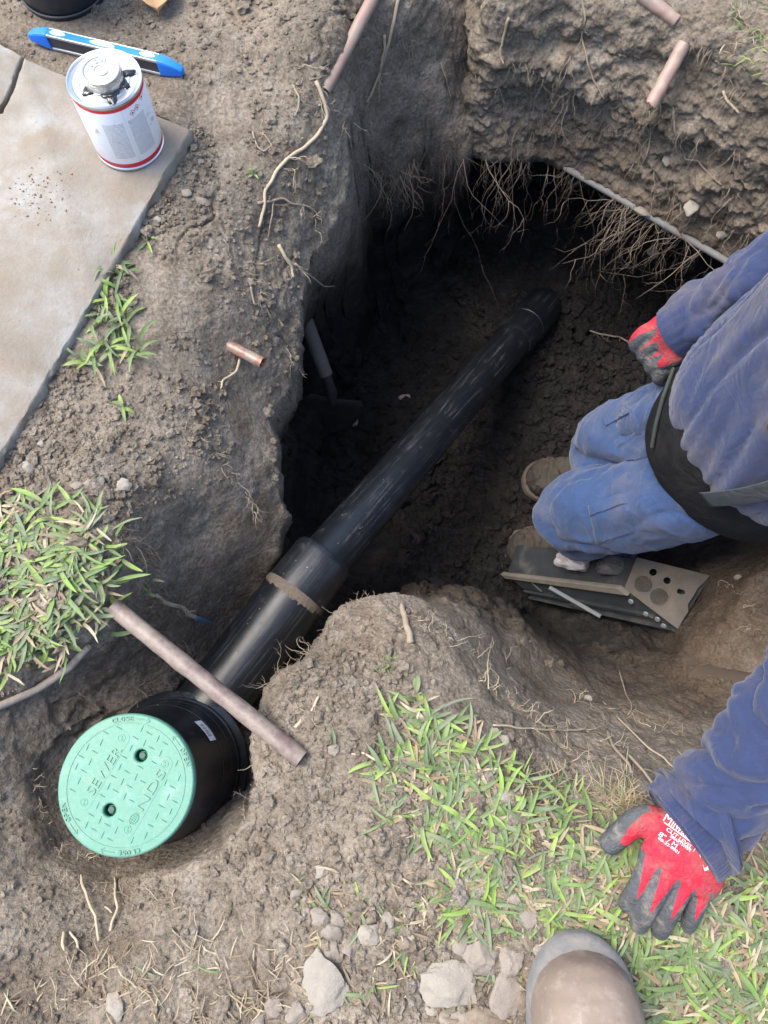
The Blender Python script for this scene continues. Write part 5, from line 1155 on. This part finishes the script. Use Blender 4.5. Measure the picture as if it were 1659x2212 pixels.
for run in ([(1404, 1078), (1380, 1100), (1374, 1135), (1392, 1168), (1430, 1190), (1480, 1196)], [(1253, 1085), (1252, 1120), (1262, 1155), (1290, 1180), (1330, 1195)], [(1330, 985), (1318, 1000), (1345, 1010), (1390, 1005)], [(1332, 880), (1340, 905), (1330, 925)]):
    seam(BPANT, run, .0021, 'seam', M_SEAM, pants)
def panel(B, quad, name, m, parent, lift=.0035, n_=12):
    mb = MB(); ok = True
    for j in range(n_+1):
        for i in range(n_+1):
            u_, v_ = i/n_, j/n_; x = (quad[0][0]*(1-u_)+quad[1][0]*u_)*(1-v_)+(quad[3][0]*(1-u_)+quad[2][0]*u_)*v_; y = (quad[0][1]*(1-u_)+quad[1][1]*u_)*(1-v_)+(quad[3][1]*(1-u_)+quad[2][1]*u_)*v_
            e_ = min(i, j, n_-i, n_-j); p = on(B, x, y, lift*(0.0 if e_ == 0 else 1)-(.001 if e_ == 0 else 0))
            if p is None: return None
            mb.v.append((p-OR)[:])
    for j in range(n_):
        for i in range(n_): k_ = j*(n_+1)+i; mb.f.append((k_, k_+1, k_+n_+2, k_+n_+1)); mb.m.append(0)
    return mb.build(name, m, parent, angle=30)
for qd, fl in (([(1268, 1092), (1352, 1066), (1378, 1150), (1285, 1182)], .28), ([(1300, 905), (1362, 872), (1392, 935), (1335, 972)], .3), ([(1398, 1085), (1452, 1090), (1485, 1180), (1412, 1178)], 0)):
    pk = panel(BPANT, qd, 'pocket', M_PANTS, pants)
    if fl and pk:
        def lp_(a, b_, t_): return (a[0]+(b_[0]-a[0])*t_, a[1]+(b_[1]-a[1])*t_)
        panel(BPANT, [qd[0], qd[1], lp_(qd[1], qd[2], fl), lp_(qd[0], qd[3], fl)], 'pocket_flap', M_PANTS, pants, .0075, 10)
# --- belt
def belt_wr(s, th, P): return .002*np.sin(th*3+1)+fbm(P, 12, 2, 71)*.006
bV = loft([pt(wc+Vector((.016, -.0, -.115)), .164, .140), pt(wc+Vector((.010, 0, -.075)), .164, .141), pt(wc+Vector((.004, 0, -.01)), .156, .135), pt(wc+Vector((0, 0, .03)), .150, .127)], Lv, 30, 96, belt_wr)
belt = grid_obj('back_belt', (bV[0]-np.array(OR), bV[1]), M_BELT, person)
# --- sweatshirt
def tor_wr(s, th, P):
    t2 = th+s*1.4+fbm(P, 5, 2, 70)*.25; q = np.c_[np.cos(t2)*2.6, np.sin(t2)*2.6, s*1.5]; f = ridged(q, 1.25, 1, 74)
    hem = np.exp(-(s/.025)**2); g = ridged(np.c_[np.cos(t2)*5, np.sin(t2)*5, s*2.5], 1.0, 1, 79)
    return (np.abs(fbm(q, 1.25, 1, 74))**.7*.034+np.abs(fbm(np.c_[np.cos(t2)*5, np.sin(t2)*5, s*2.5], 1.0, 1, 79))**.7*.022*np.exp(-(s/.2)**2))*(.35+.65*sstep(0, .05, s))+hem*.004-.008+fbm(P, 7, 2, 75)*.010
tV = loft([pt(wc+Vector((.000, .004, -.020)), .150, .124), pt(wc+Vector((.0, .003, .004)), .156, .132), pt(wc+Vector((.004, .003, .045)), .156, .134), pt(wc+Vector((.018, .004, .15)), .158, .130), pt(wc+Vector((.036, .006, .28)), .172, .124), pt(wc+Vector((.045, .008, .40)), .196, .118), pt(wc+Vector((.052, .010, .49)), .17, .092), pt(wc+Vector((.055, .010, .53)), .085, .075), pt(wc+Vector((.055, .010, .56)), .066, .066)], Lv, 190, 160, tor_wr)
def slv_wr(k, A1, A2):
    def f(s, th, P):
        q = np.c_[s*22+np.sin(th+k)*1.1+fbm(P, 9, 1, 87)*.8, np.cos(th)*.8, np.sin(th)*.8]; r1 = ridged(q, 1.0, 1, 80+k); q2 = np.c_[s*40+np.sin(th*2+k)*.5, np.cos(th)*1.2, np.sin(th)*1.2]
        return np.abs(fbm(q, 1.0, 1, 80+k))**.65*A1*1.6+np.abs(fbm(q2, 1., 1, 84+k))**.7*A2*1.4-.010+fbm(P, 10, 2, 86)*.005
    return f
dL = (wrL-elL).normalized(); dR = (wrR-elR).normalized()
cuffL = at(1471, 1803, .060); 
slL = loft([pt(shL, .075, .075), pt(shL.lerp(elL, .5), .062, .064), pt(elL, .058, .06), pt(elL.lerp(wrL, .3), .057, .058), pt(elL.lerp(wrL, .62), .058, .056), pt(elL.lerp(wrL, .85), .061, .052), pt(wrL.lerp(cuffL, .3), .064, .046), pt(wrL.lerp(cuffL, .60), .0655, .043), pt(wrL.lerp(cuffL, .80), .065, .042), pt(wrL.lerp(cuffL, .9), .063, .041)], (.91, .42, 0), 230, 110, slv_wr(1, .021, .008))
slR = loft([pt(shR, .075, .075), pt(shR.lerp(elR, .5), .06, .062), pt(elR, .055, .056), pt(elR.lerp(wrR, .4), .052, .052), pt(elR.lerp(wrR, .8), .046, .046), pt(wrR, .043, .043), pt(wrR+dR*.012, .041, .041)], (.3, .9, .2), 170, 96, slv_wr(2, .014, .006))
sw = grid_obj('sweatshirt', tuple(a if i else a-np.array(OR) for i, a in enumerate(join([tV, slL, slR]))), M_SWEAT, person)
BSW = BVHTree.FromPolygons([Vector(v) for v in tV[0]], [tuple(map(int, f)) for f in tV[1]])
BBE = BVHTree.FromPolygons([Vector(v) for v in bV[0]], [tuple(map(int, f)) for f in bV[1]])
# cuff ribbing
cu0 = wrL.lerp(cuffL, .82)
def rib_wr(s, th, P): return .0012*np.sin(th*70)+fbm(P, 20, 2, 3)*.003
cfV = loft([pt(wrL.lerp(cuffL, .52), .064, .043), pt(wrL.lerp(cuffL, .62), .0665, .0455), pt(wrL.lerp(cuffL, .9), .0665, .0455), pt(wrL.lerp(cuffL, .98), .0655, .0445), pt(wrL.lerp(cuffL, .97), .060, .038), pt(wrL.lerp(cuffL, .7), .056, .034)], (.91, .42, 0), 40, 220, rib_wr)
grid_obj('cuff', (cfV[0]-np.array(OR), cfV[1]), M_SWEAT, person)
cfR = loft([pt(wrR-dR*.02, .044, .044), pt(wrR-dR*.012, .0455, .0455), pt(wrR+dR*.022, .0445, .0445), pt(wrR+dR*.028, .043, .043), pt(wrR+dR*.02, .038, .038)], (.3, .9, .2), 30, 160, rib_wr)
grid_obj('cuff', (cfR[0]-np.array(OR), cfR[1]), M_SWEAT, person)
# suspender strap, clasp, belt side, cord, embroidered badge
def ribbon(B, run, w, name, m, lift=.003, k=8, ribs=0, sm_it=6):
    pts = []
    for i in range(len(run)-1):
        for j in range(k+(i == len(run)-2)):
            t_ = j/k; p = on(B, run[i][0]+(run[i+1][0]-run[i][0])*t_, run[i][1]+(run[i+1][1]-run[i][1])*t_, lift)
            if p is not None: pts.append(p)
    A_ = np.array([p[:] for p in pts]); 
    for _ in range(sm_it): A_[1:-1] = A_[1:-1]*.4+(A_[:-2]+A_[2:])*.3
    fixn = None
    if sm_it > 20:
        tq = np.linspace(-1, 1, len(A_)); A_ = np.stack([np.polyval(np.polyfit(tq, A_[:, c_], 2), tq) for c_ in range(3)], 1)
        nn_ = [B.find_nearest(Vector(a))[1] for a in A_]; nn_ = [q if q.dot(CAM-Vector(a)) > 0 else -q for q, a in zip(nn_, A_)]; fixn = sum(nn_, Vector((0, 0, 0))).normalized()
    mb = MB(); n_ = len(A_); nw = 9+ribs*4
    for i in range(n_):
        p = Vector(A_[i]); t_ = Vector(A_[min(i+1, n_-1)]-A_[max(i-1, 0)]).normalized(); v = (CAM-p).normalized(); r_ = B.find_nearest(p); nr = r_[1]; nr = nr if nr.dot(v) > 0 else -nr; nr = fixn or nr
        sd = t_.cross(nr).normalized()
        for j in range(nw):
            s_ = j/(nw-1)*2-1; q = p+sd*(w/2*s_)+nr*((.0007 if (ribs and j % 2) else 0)-.001*s_*s_); mb.v.append((q-OR)[:])
    for i in range(n_-1):
        for j in range(nw-1): mb.f.append((i*nw+j, i*nw+j+1, (i+1)*nw+j+1, (i+1)*nw+j)); mb.m.append(0)
    o = mb.build(name, m, person, angle=60); so_ = o.modifiers.new('t', 'SOLIDIFY'); so_.thickness = .002; so_.offset = 0; return o
ribbon(BSW, [(1492, 1086), (1540, 1070), (1600, 1060), (1659, 1045), (1730, 1025)], .030, 'suspender_strap', M_ELAST, .014, ribs=4, sm_it=40)
M_CLASP = simple('clasp_metal', (.55, .56, .57), .3, .5, metal=1)
c0, c1 = on(BSW, 1496, 1060, .009), on(BSW, 1518, 1106, .009)
if c0 is not None and c1 is not None: MB().tube([c0-OR, c0.lerp(c1, .5)-OR, c1-OR], .0022, 8).build('clasp', M_CLASP, person)
ribbon(BBE, [(1512, 1160), (1545, 1172), (1590, 1186), (1640, 1196), (1690, 1204)], .05, 'belt_side_panel', M_ELAST, .006, ribs=4)
cp_ = [on(BBE, a, b_, .006) for a, b_ in ((1462, 800), (1440, 860), (1425, 915), (1416, 965))]; cp_ = [p-OR for p in cp_ if p is not None]
if len(cp_) > 2: MB().tube(cp_, .0032, 8).build('belt_cord', simple('cord_dark', (.03, .035, .032), .8), person)
M_OR = simple('orange_embroidery', (.75, .3, .03), .7, .2, bump=.5, bscale=900); M_BRN = simple('brown_embroidery', (.12, .04, .02), .7)
for px, py, w_, h_ in ((1684, 935, .012, .018), (1682, 972, .010, .012)):
    p = on(BSW, px, py, .0015)
    if p is None: continue
    r_ = BSW.find_nearest(p); nr = r_[1] if r_[1].dot(CAM-p) > 0 else -r_[1]; M_ = axes_to(nr, p-OR, (0, 1, 0))
    b1 = MB().lathe([(1, 0), (.95, .0012), (0, .0016)], 24, M_ @ Matrix.Diagonal((h_, w_, 1, 1))).build('badge', M_BRN, person); MB().lathe([(.8, .001), (.76, .0022), (0, .0026)], 24, M_ @ Matrix.Diagonal((h_, w_, 1, 1))).build('badge_field', M_OR, b1)

# --- gloves
def glove_mat():
    m, nt, b = mat('dipped_glove', .75, .25); n = N(nt); p = n.geo(); a = n.attr('red')['Fac']
    red = n.mix(n.noise(p, 40, 4, .6), (.36, .014, .03), (.52, .025, .05)); kn = n.noise(n.scale(p, (1, 1, 1)), 1500, 2, .5)
    red = n.mix(n.ramp(n.noise(p, 28, 5, .72), [(.46, 0.), (.66, .75)]), red, (.14, .10, .08))
    gry = n.mix(n.noise(p, 60, 4, .6), (.05, .054, .058), (.09, .095, .10)); gry = n.mix(n.ramp(n.noise(p, 45, 5, .7), [(.5, 0.), (.72, .7)]), gry, (.24, .205, .165))
    f = n.ramp(n.math('ADD', a, n.math('MULTIPLY', n.math('SUBTRACT', n.noise(p, 120, 3), .5), .12)), [(.48, 0.), (.52, 1.)])
    c = n.mix(f, gry, red); nt.links.new(c, b.inputs['Base Color']); wr_ = n.math('ABSOLUTE', n.math('SUBTRACT', n.noise(p, 75, 3, .5, .8), .5)); nb = n.bump(n.ramp(wr_, [(0., 0.), (.12, 1.)]), .5, .0022)
    nt.links.new(n.bump(kn, .3, .0012, nb), b.inputs['Normal']); return m
M_GLV = glove_mat()
def make_glove(palm, fingers, thumb, ref, up, label, voxel=.0021):
    """palm sections, finger chains (point, radius), thumb chain; returns mesh with a 'red' attribute"""
    mb = MB(); mb_loft(mb, palm, ref, 26, 28)
    chains = fingers+[thumb]
    for ch in chains:
        A_ = catmull(np.array([(*p, r_) for p, r_ in ch]), 16); mb.tube([Vector(a[:3]) for a in A_], list(A_[:, 3]), 16)
        e = Vector(A_[-1][:3]); d = (e-Vector(A_[-2][:3])).normalized(); r_ = A_[-1][3]
        mb.tube([e-d*.002, e+d*r_*.35, e+d*r_*.62, e+d*r_*.8], [r_, r_*.93, r_*.7, r_*.35], 16)
    me = remesh(mb, voxel, 5, .5)
    n_ = len(me.vertices); co = np.empty(n_*3, np.float32); me.vertices.foreach_get('co', co); co = co.reshape(-1, 3).astype(float); nr = np.empty(n_*3, np.float32); me.vertices.foreach_get('normal', nr); nr = nr.reshape(-1, 3)
    upn = nr @ np.array(up); val = np.clip(.5+(upn-.05)*2.2, 0, 1)
    for ci, ch in enumerate(chains):
        A_ = catmull(np.array([(*p, r_) for p, r_ in ch]), 60); d2 = np.linalg.norm(co[:, None, :]-A_[None, :, :3], axis=2); k = d2.argmin(1); dm = d2[np.arange(n_), k]; s_ = k/59.
        T = np.gradient(A_[:, :3], axis=0); T /= np.linalg.norm(T, axis=1)[:, None]; lt = np.cross(T, np.array(up)); lt /= np.linalg.norm(lt, axis=1)[:, None]
        lat = ((co-A_[k, :3])*lt[k]).sum(1); inb = dm < A_[k, 3]*1.3
        if ci < len(chains)-1: smax = .72; s0 = .14; wlim = A_[k, 3]*.9*np.clip((smax-s_)/(smax-s0), 0, 1.1)**.8; v = np.clip(.5+(wlim-np.abs(lat-(.0006)))*120, 0, 1); use = inb & (s_ > s0)
        else: smax = .80; wl = np.where(lat*THS < 0, A_[k, 3]*.95, A_[k, 3]*.55*np.clip((smax-s_)/.5, -.2, 1)); v = np.clip(.5+(wl-np.abs(lat))*120, 0, 1)*(s_ < smax); use = inb & (s_ > .28)
        v = np.minimum(v, np.clip(.5+(upn+.15)*2, 0, 1)); val = np.where(use, np.minimum(val, v), val)
    at_ = me.attributes.new('red', 'FLOAT', 'POINT'); at_.data.foreach_set('value', val.astype(np.float32))
    me.polygons.foreach_set('use_smooth', [True]*len(me.polygons)); me.materials.clear(); me.materials.append(M_GLV); return me
def q3(px, py, Z): return tuple(at(px, py, Z))
THS = 1
ref = (at(1526, 1918, .05)-at(1404, 1861, .05)).normalized()
palm = [(*q3(1545, 1748, .058), .034, .026), (*q3(1512, 1795, .058), .045, .026), (*q3(1484, 1845, .056), .050, .024), (*q3(1466, 1885, .050), .0505, .020), (*q3(1456, 1905, .046), .047, .016)]
fing = [[(q3(1416, 1838, .050), .0155), (q3(1400, 1872, .050), .0132), (q3(1378, 1918, .044), .0124), (q3(1356, 1952, .022), .0118)],
        [(q3(1452, 1860, .054), .0150), (q3(1436, 1895, .056), .0130), (q3(1406, 1950, .048), .0122), (q3(1380, 1996, .022), .0117)],
        [(q3(1490, 1875, .052), .0145), (q3(1478, 1910, .054), .0124), (q3(1450, 1965, .046), .0117), (q3(1426, 2010, .020), .0113)],
        [(q3(1525, 1890, .044), .0130), (q3(1517, 1925, .046), .0112), (q3(1500, 1968, .039), .0106), (q3(1484, 2000, .018), .0100)]]
thumb = [(q3(1455, 1800, .050), .020), (q3(1405, 1772, .047), .0185), (q3(1372, 1778, .042), .0165), (q3(1346, 1798, .032), .0152), (q3(1318, 1822, .019), .0138)]
gme2 = make_glove(palm, fing, thumb, ref, (0, 0, 1), None)
gme2.name = 'glove'; BGL = bvh_me(gme2, Vector((0, 0, 0))); gme2.transform(Matrix.Translation(-OR)); gL = link('glove', gme2, person); tag(gL, 'red and grey dipped glove pressed flat on the grass')
M_PRINT = simple('glove_print', (.55, .5, .5), .7, .2)
def print_on(B, txt, a, b_, hpx, parent, down, scale=1, bold=.01):
    """flat lettering that follows the cloth, running from a to b (survey points)"""
    pa, pb = on(B, *a, 0), on(B, *b_, 0)
    if pa is None or pb is None: return
    x = (pb-pa); L_ = x.length; x.normalize(); dn = Vector(down); y = dn.cross(x).normalized(); c = (pa+pb)/2; me = text_mesh(txt, L_, hpx*.00055, .0003, bold)
    for v in me.vertices:
        w = c+x*v.co.x+y*v.co.y+dn*.03; r_ = B.ray_cast(w, -dn)
        if r_[0] is not None: q = r_[0]+dn*(.0006+v.co.z)
        else: q = c+x*v.co.x+y*v.co.y
        v.co = q-OR
    me.materials.append(M_PRINT); return link('print', me, parent)
UPV = (0, 0, 1)
print_on(BGL, 'Milwaukee', (1436, 1764), (1514, 1822), 19, gL, UPV, bold=.0)
print_on(BGL, '_______', (1434, 1776), (1508, 1831), 2.2, gL, UPV)
print_on(BGL, 'CUT LEVEL 1', (1440, 1790), (1500, 1836), 8, gL, UPV)
print_on(BGL, 'SMARTSWIPE', (1448, 1805), (1492, 1838), 6, gL, UPV)
print_on(BGL, '8" / M', (1424, 1800), (1462, 1828), 10, gL, UPV, bold=.0)
print_on(BGL, '48-22-8901', (1421, 1809), (1466, 1842), 6, gL, UPV)
print_on(BGL, '[ ]', (1512, 1836), (1526, 1880), 9, gL, UPV)
# right fist
UR = (Vector((-.55, .25, .8))).normalized()
palmR = [(*q3(1492, 700, -.055), .034, .025), (*q3(1468, 716, -.07), .041, .025), (*q3(1446, 734, -.09), .044, .024), (*q3(1430, 750, -.105), .042, .02)]
refR = (at(1465, 790, -.11)-at(1412, 715, -.09)).normalized()
fR = []
for k in range(4):
    b0 = Vector(q3(1436, 744, -.10))+refR*(-.033+.022*k); fR.append([(b0+Vector((.014, -.002, .012)), .0135), (b0+Vector((-.012, -.006, -.006)), .0135), (b0+Vector((-.016, -.012, -.036)), .013), (b0+Vector((.008, -.012, -.052)), .012)])
thR = [(Vector(q3(1475, 738, -.075)), .017), (Vector(q3(1462, 765, -.085)), .0165), (Vector(q3(1440, 778, -.105)), .015), (Vector(q3(1422, 782, -.12)), .0135)]
gR_me = make_glove(palmR, fR, thR, refR, UR, None); gR_me.name = 'glove'; BGR = bvh_me(gR_me, Vector((0, 0, 0))); gR_me.transform(Matrix.Translation(-OR)); gR = link('glove', gR_me, person); tag(gR, 'red glove fist resting at the hip')
UR_t = tuple(UR)
print_on(BGR, 'Milwaukee', (1444, 700), (1463, 748), 12, gR, UR_t, bold=.02); print_on(BGR, '48-22-8901', (1430, 712), (1444, 745), 6, gR, UR_t)

# --- boots
def boot_parts(parent, toe, heel, zf, scale, m_up, m_sole, W_=1.0, lip=.0, shaft=None, m_rand=None, nose=1.0, bump=0, fit=.955, mud=0):
    toe, heel = Vector(toe), Vector(heel); ax = (toe-heel); L_ = ax.length; ax.normalize(); sd = Vector((ax.y, -ax.x, 0))
    ts = [0, .015, .05, .12, .25, .4, .52, .62, .72, .8, .87, .92, .96, .985, 1.0]; hw = np.array([.010, .021, .029, .034, .0345, .036, .041, .0455, .048, .0475, .044, .038, .029, .018, .006])*W_*scale
    tt = np.linspace(0, 1, 60)**1.0; tt = 1-(1-tt)**1.25; w = np.interp(tt, ts, hw)
    def outline(off): return [heel+ax*(t_*L_+(off+bump if t_ > .5 else -off)*abs(2*t_-1)**6)+sd*(ww_+off) for t_, ww_ in zip(tt, w)]+[heel+ax*(t_*L_+(off+bump if t_ > .5 else -off)*abs(2*t_-1)**6)-sd*(ww_+off) for t_, ww_ in zip(tt[::-1], w[::-1])]
    mb = MB(); rings = [(-.002, .0), (.001, .002), (.0035, .006), (.002, .009), (.0038, .012), (.0022, .015), (.004, .018), (.0022, .021), (.0042, .024), (.003, .028), (.0, .030), (-.006, .031)]
    n_ = len(tt)*2
    for off, z in rings:
        for p in outline(off*scale+lip*(.4 if z < .026 else .2)): mb.v.append((p.x-OR.x if parent is person else p.x, p.y-OR.y if parent is person else p.y, zf+z*scale-(OR.z if parent is person else 0)))
    for k in range(len(rings)-1):
        for i in range(n_): mb.f.append((k*n_+i, k*n_+(i+1) % n_, (k+1)*n_+(i+1) % n_, (k+1)*n_+i)); mb.m.append(0)
    mb.f.append(tuple(range(n_-1, -1, -1))); mb.f.append(tuple((len(rings)-1)*n_+i for i in range(n_))); mb.m += [0, 0]
    sole = mb.build('sole', m_sole, parent, angle=50)
    th_ = [0, .03, .12, .28, .38, .5, .62, .72, .8, .88, .94, .98, 1.0]; hh = np.array([.07, .095, .11, .115, .108, .088, .074, .068, .066, .060, .048, .030, .008])*scale*nose
    u = MB(); nA = 25
    tu = np.linspace(0, 1, 80); tu = 1-(1-tu)**1.4
    for t_ in tu:
        ww_ = np.interp(t_, ts, hw)*fit; h_ = np.interp(t_, th_, hh)
        for j in range(nA):
            a = math.pi*j/(nA-1); c_, s_ = math.cos(a), math.sin(a); x = math.copysign(abs(c_)**.75, c_)*ww_*(1-.25*(s_**2)*(t_ < .45)); z = (abs(s_)**.8)*h_; p = heel+ax*(t_*L_*.985+.002)+sd*x
            u.v.append((p.x, p.y, zf+.026*scale+z))
    for i in range(79):
        for j in range(nA-1): u.f.append((i*nA+j, i*nA+j+1, (i+1)*nA+j+1, (i+1)*nA+j)); u.m.append(0)
    A_ = np.array(u.v); A_ += ((fbm(A_, 22, 3, 5)*.004+np.abs(fbm(A_, 38, 3, 15))*mud)*scale)[:, None]*np.array([0, 0, 1.])
    if parent is person: A_ -= np.array(OR)
    u.v = [tuple(a) for a in A_]; up_ = u.build('upper', m_up, parent, angle=180)
    b0 = heel+ax*L_*.2
    pts = [Vector((b0.x, b0.y, zf+.08*scale)), Vector((b0.x, b0.y, zf+.15*scale))+(shaft or Vector((0, 0, 0)))*.4, Vector((b0.x, b0.y, zf+.22*scale))+(shaft or Vector((0, 0, 0)))]
    if parent is person: pts = [p-OR for p in pts]
    MB().tube(pts, [.046*scale, .048*scale, .05*scale], 24).build('shaft', m_up, parent)
    return up_
M_MUDB = simple('muddy_boot', (.05, .042, .035), .9, .2, var=.35, scale=35, bump=.8, bscale=220, dirt=.4, dirtcol=(.085, .085, .08), dscale=20); M_MUDS = simple('muddy_sole', (.10, .085, .07), .95, .15, var=.3, scale=30, bump=.7, bscale=160)
boot_parts(person, at(1132, 1040, -.90).xy.to_3d(), at(1132, 1040, -.90).xy.to_3d()+Vector((.285, .012, 0)), -.925, 1.08, M_MUDB, M_MUDS, 1.08, mud=.034)
boot_parts(person, at(1092, 1195, -.90).xy.to_3d(), at(1092, 1195, -.90).xy.to_3d()+Vector((.28, .045, 0)), -.925, 1.08, M_MUDB, M_MUDS, 1.08, mud=.034)
# --- body under the clothes: one continuous figure with head
mb = MB(); nk = wc+Vector((.055, .01, .5)); hc = nk+Vector((-.035, -.012, .17))
mb_loft(mb, [pt(wc+Vector((.03, 0, -.14)), .13, .09), pt(wc, .14, .10), pt(wc+Vector((.03, 0, .28)), .16, .105), pt(wc+Vector((.05, .008, .42)), .165, .09), pt(wc+Vector((.055, .01, .5)), .075, .065), pt(nk+Vector((-.01, 0, .06)), .055, .058), pt(nk+Vector((-.02, -.005, .1)), .056, .062)], Lv)
mb_loft(mb, [pt(hc+Vector((.01, 0, -.12)), .045, .055), pt(hc+Vector((0, 0, -.085)), .062, .082), pt(hc+Vector((0, 0, -.03)), .073, .094), pt(hc+Vector((.005, 0, .03)), .077, .099), pt(hc+Vector((.01, 0, .08)), .066, .084), pt(hc+Vector((.012, 0, .108)), .03, .04)], Lv)
mb.tube([hc+Fw*.09+Vector((0, 0, .015)), hc+Fw*.108+Vector((0, 0, -.018)), hc+Fw*.095+Vector((0, 0, -.03))], [.008, .014, .012], 10)
for s_ in (-1, 1): mb.tube([hc+Lv*(.074*s_)+Vector((0, 0, .02)), hc+Lv*(.084*s_)-Fw*.008, hc+Lv*(.076*s_)+Vector((0, 0, -.03))], [.012, .016, .01], 10, flat=1.4)
for h_, k_, a_2 in ((hipL, kneeL, ankL), (hipR, kneeR, ankR)): mb.tube([h_+Vector((0, 0, .06)), h_, h_.lerp(k_, .5), k_, k_.lerp(a_2, .4), a_2, a_2+Vector((-.03, -.01, -.06))], [.075, .078, .068, .052, .05, .038, .04], 16)
for s_, e_, w_ in ((shL, elL, wrL), (shR, elR, wrR)): mb.tube([wc+Vector((.05, .008, .40)).lerp(s_-wc, .5), s_, s_.lerp(e_, .5), e_, e_.lerp(w_, .5), w_], [.06, .055, .046, .038, .034, .027], 14)
bme = remesh(mb, .009, 4, .5); bme.name = 'body'; bme.polygons.foreach_set('use_smooth', [True]*len(bme.polygons)); bme.materials.clear(); bme.materials.append(simple('skin', (.42, .25, .17), .55, .35)); bme.transform(Matrix.Translation(-OR)); link('body', bme, person)
hV = loft([pt(hc-Fw*.02+Vector((.012, 0, .0)), .081, .096), pt(hc-Fw*.014+Vector((.012, 0, .045)), .083, .104), pt(hc-Fw*.008+Vector((.014, 0, .085)), .073, .094), pt(hc+Vector((.014, 0, .112)), .04, .055), pt(hc+Vector((.014, 0, .121)), .004, .006)], Lv, 40, 48, lambda s, th, P: fbm(P, 40, 3, 6)*.006)
grid_obj('hair', (hV[0]-np.array(OR), hV[1]), simple('dark_hair', (.03, .02, .014), .7, .3), person)
M_EYE = simple('eye_white', (.7, .68, .65), .3)
for s_ in (-1, 1):
    e_ = hc+Lv*(.031*s_)+Fw*.086+Vector((0, 0, .012)); MB().lathe([(0, -.009), (.008, -.005), (.0095, 0), (.008, .005), (0, .009)], 16, axes_to(Fw, e_-OR)).build('eye', M_EYE, person)
MB().tube([q-OR for q in (hc+Fw*.091-Lv*.02+Vector((0, 0, -.055)), hc+Fw*.096+Vector((0, 0, -.056)), hc+Fw*.091+Lv*.02+Vector((0, 0, -.055)))], [.002, .004, .002], 8).build('mouth', simple('lips', (.36, .16, .13), .5), person)
# ------------------------------------------------------------------ rag and muddy lump behind the box
def lump(name, label, cat, px, py, Z, r, m, seed):
    D, F_2 = stone_shape(*r, seed, 4, .35); D *= (1+.12*fbm(D*60, 1, 2, seed))[:, None]; me = bpy.data.meshes.new(name); me.from_pydata(D.tolist(), [], F_2); me.polygons.foreach_set('use_smooth', [True]*len(me.polygons)); me.materials.append(m)
    o = link(name, me); o.location = at(px, py, Z); return tag(o, label, cat)
M_RAG = simple('white_rag', (.42, .40, .41), .95, .1, var=.35, scale=60, bump=1.0, bscale=300, dirt=.6, dirtcol=(.14, .12, .105), dscale=30)
lump('rag', 'crumpled dirty white rag behind the rim of the black box', 'rag', 1238, 1216, -.635, (.042, .026, .03), M_RAG, 31)
lump('rag', 'dark muddy rag under the trouser leg beside the black box', 'rag', 1314, 1224, -.59, (.045, .026, .028), simple('dark_rag', (.06, .06, .062), .95, .1, var=.5, scale=60, bump=1.0, bscale=300, dirt=.4, dirtcol=(.3, .3, .3), dscale=40), 33)
# ------------------------------------------------------------------ the photographer's work boot
wb = thing('work_boot', 'tan leather work boot with grey rubber sole standing among the stones', 'boot')
def leather():
    m, nt, b = mat('worn_tan_leather', .75, .25); n = N(nt); p = n.geo()
    c = n.mix(n.noise(p, 14, 5, .6), (.13, .098, .076), (.26, .208, .168)); c = n.mix(n.ramp(n.noise(p, 11, 4, .65), [(.54, 0.), (.7, .6)]), c, (.10, .06, .055)); c = n.mix(n.ramp(n.noise(p, 42, 5, .7), [(.52, 0.), (.68, .45)]), c, (.30, .26, .22))
    c = n.mix(n.ramp(n.noise(n.scale(p, (160, 30, 60)), 1.0, 3), [(.66, 0.), (.74, .4)]), c, (.5, .46, .4))
    nt.links.new(c, b.inputs['Base Color']); nt.links.new(n.bump(n.noise(p, 420, 4, .6), .4, .0012), b.inputs['Normal']); return m
M_RUB = simple('grey_rubber', (.13, .128, .125), .7, .3, var=.25, scale=30, bump=.4, bscale=260, dirt=.4, dirtcol=(.25, .215, .17), dscale=30)
tp = at(1243, 2036, .022); hl2 = tp+Vector((.012, -.30, 0))
boot_parts(wb, (tp.x, tp.y, 0), (hl2.x, hl2.y, 0), .004, 1.18, leather(), M_RUB, 1.04, lip=.003, nose=.98, bump=.007, fit=1.07)
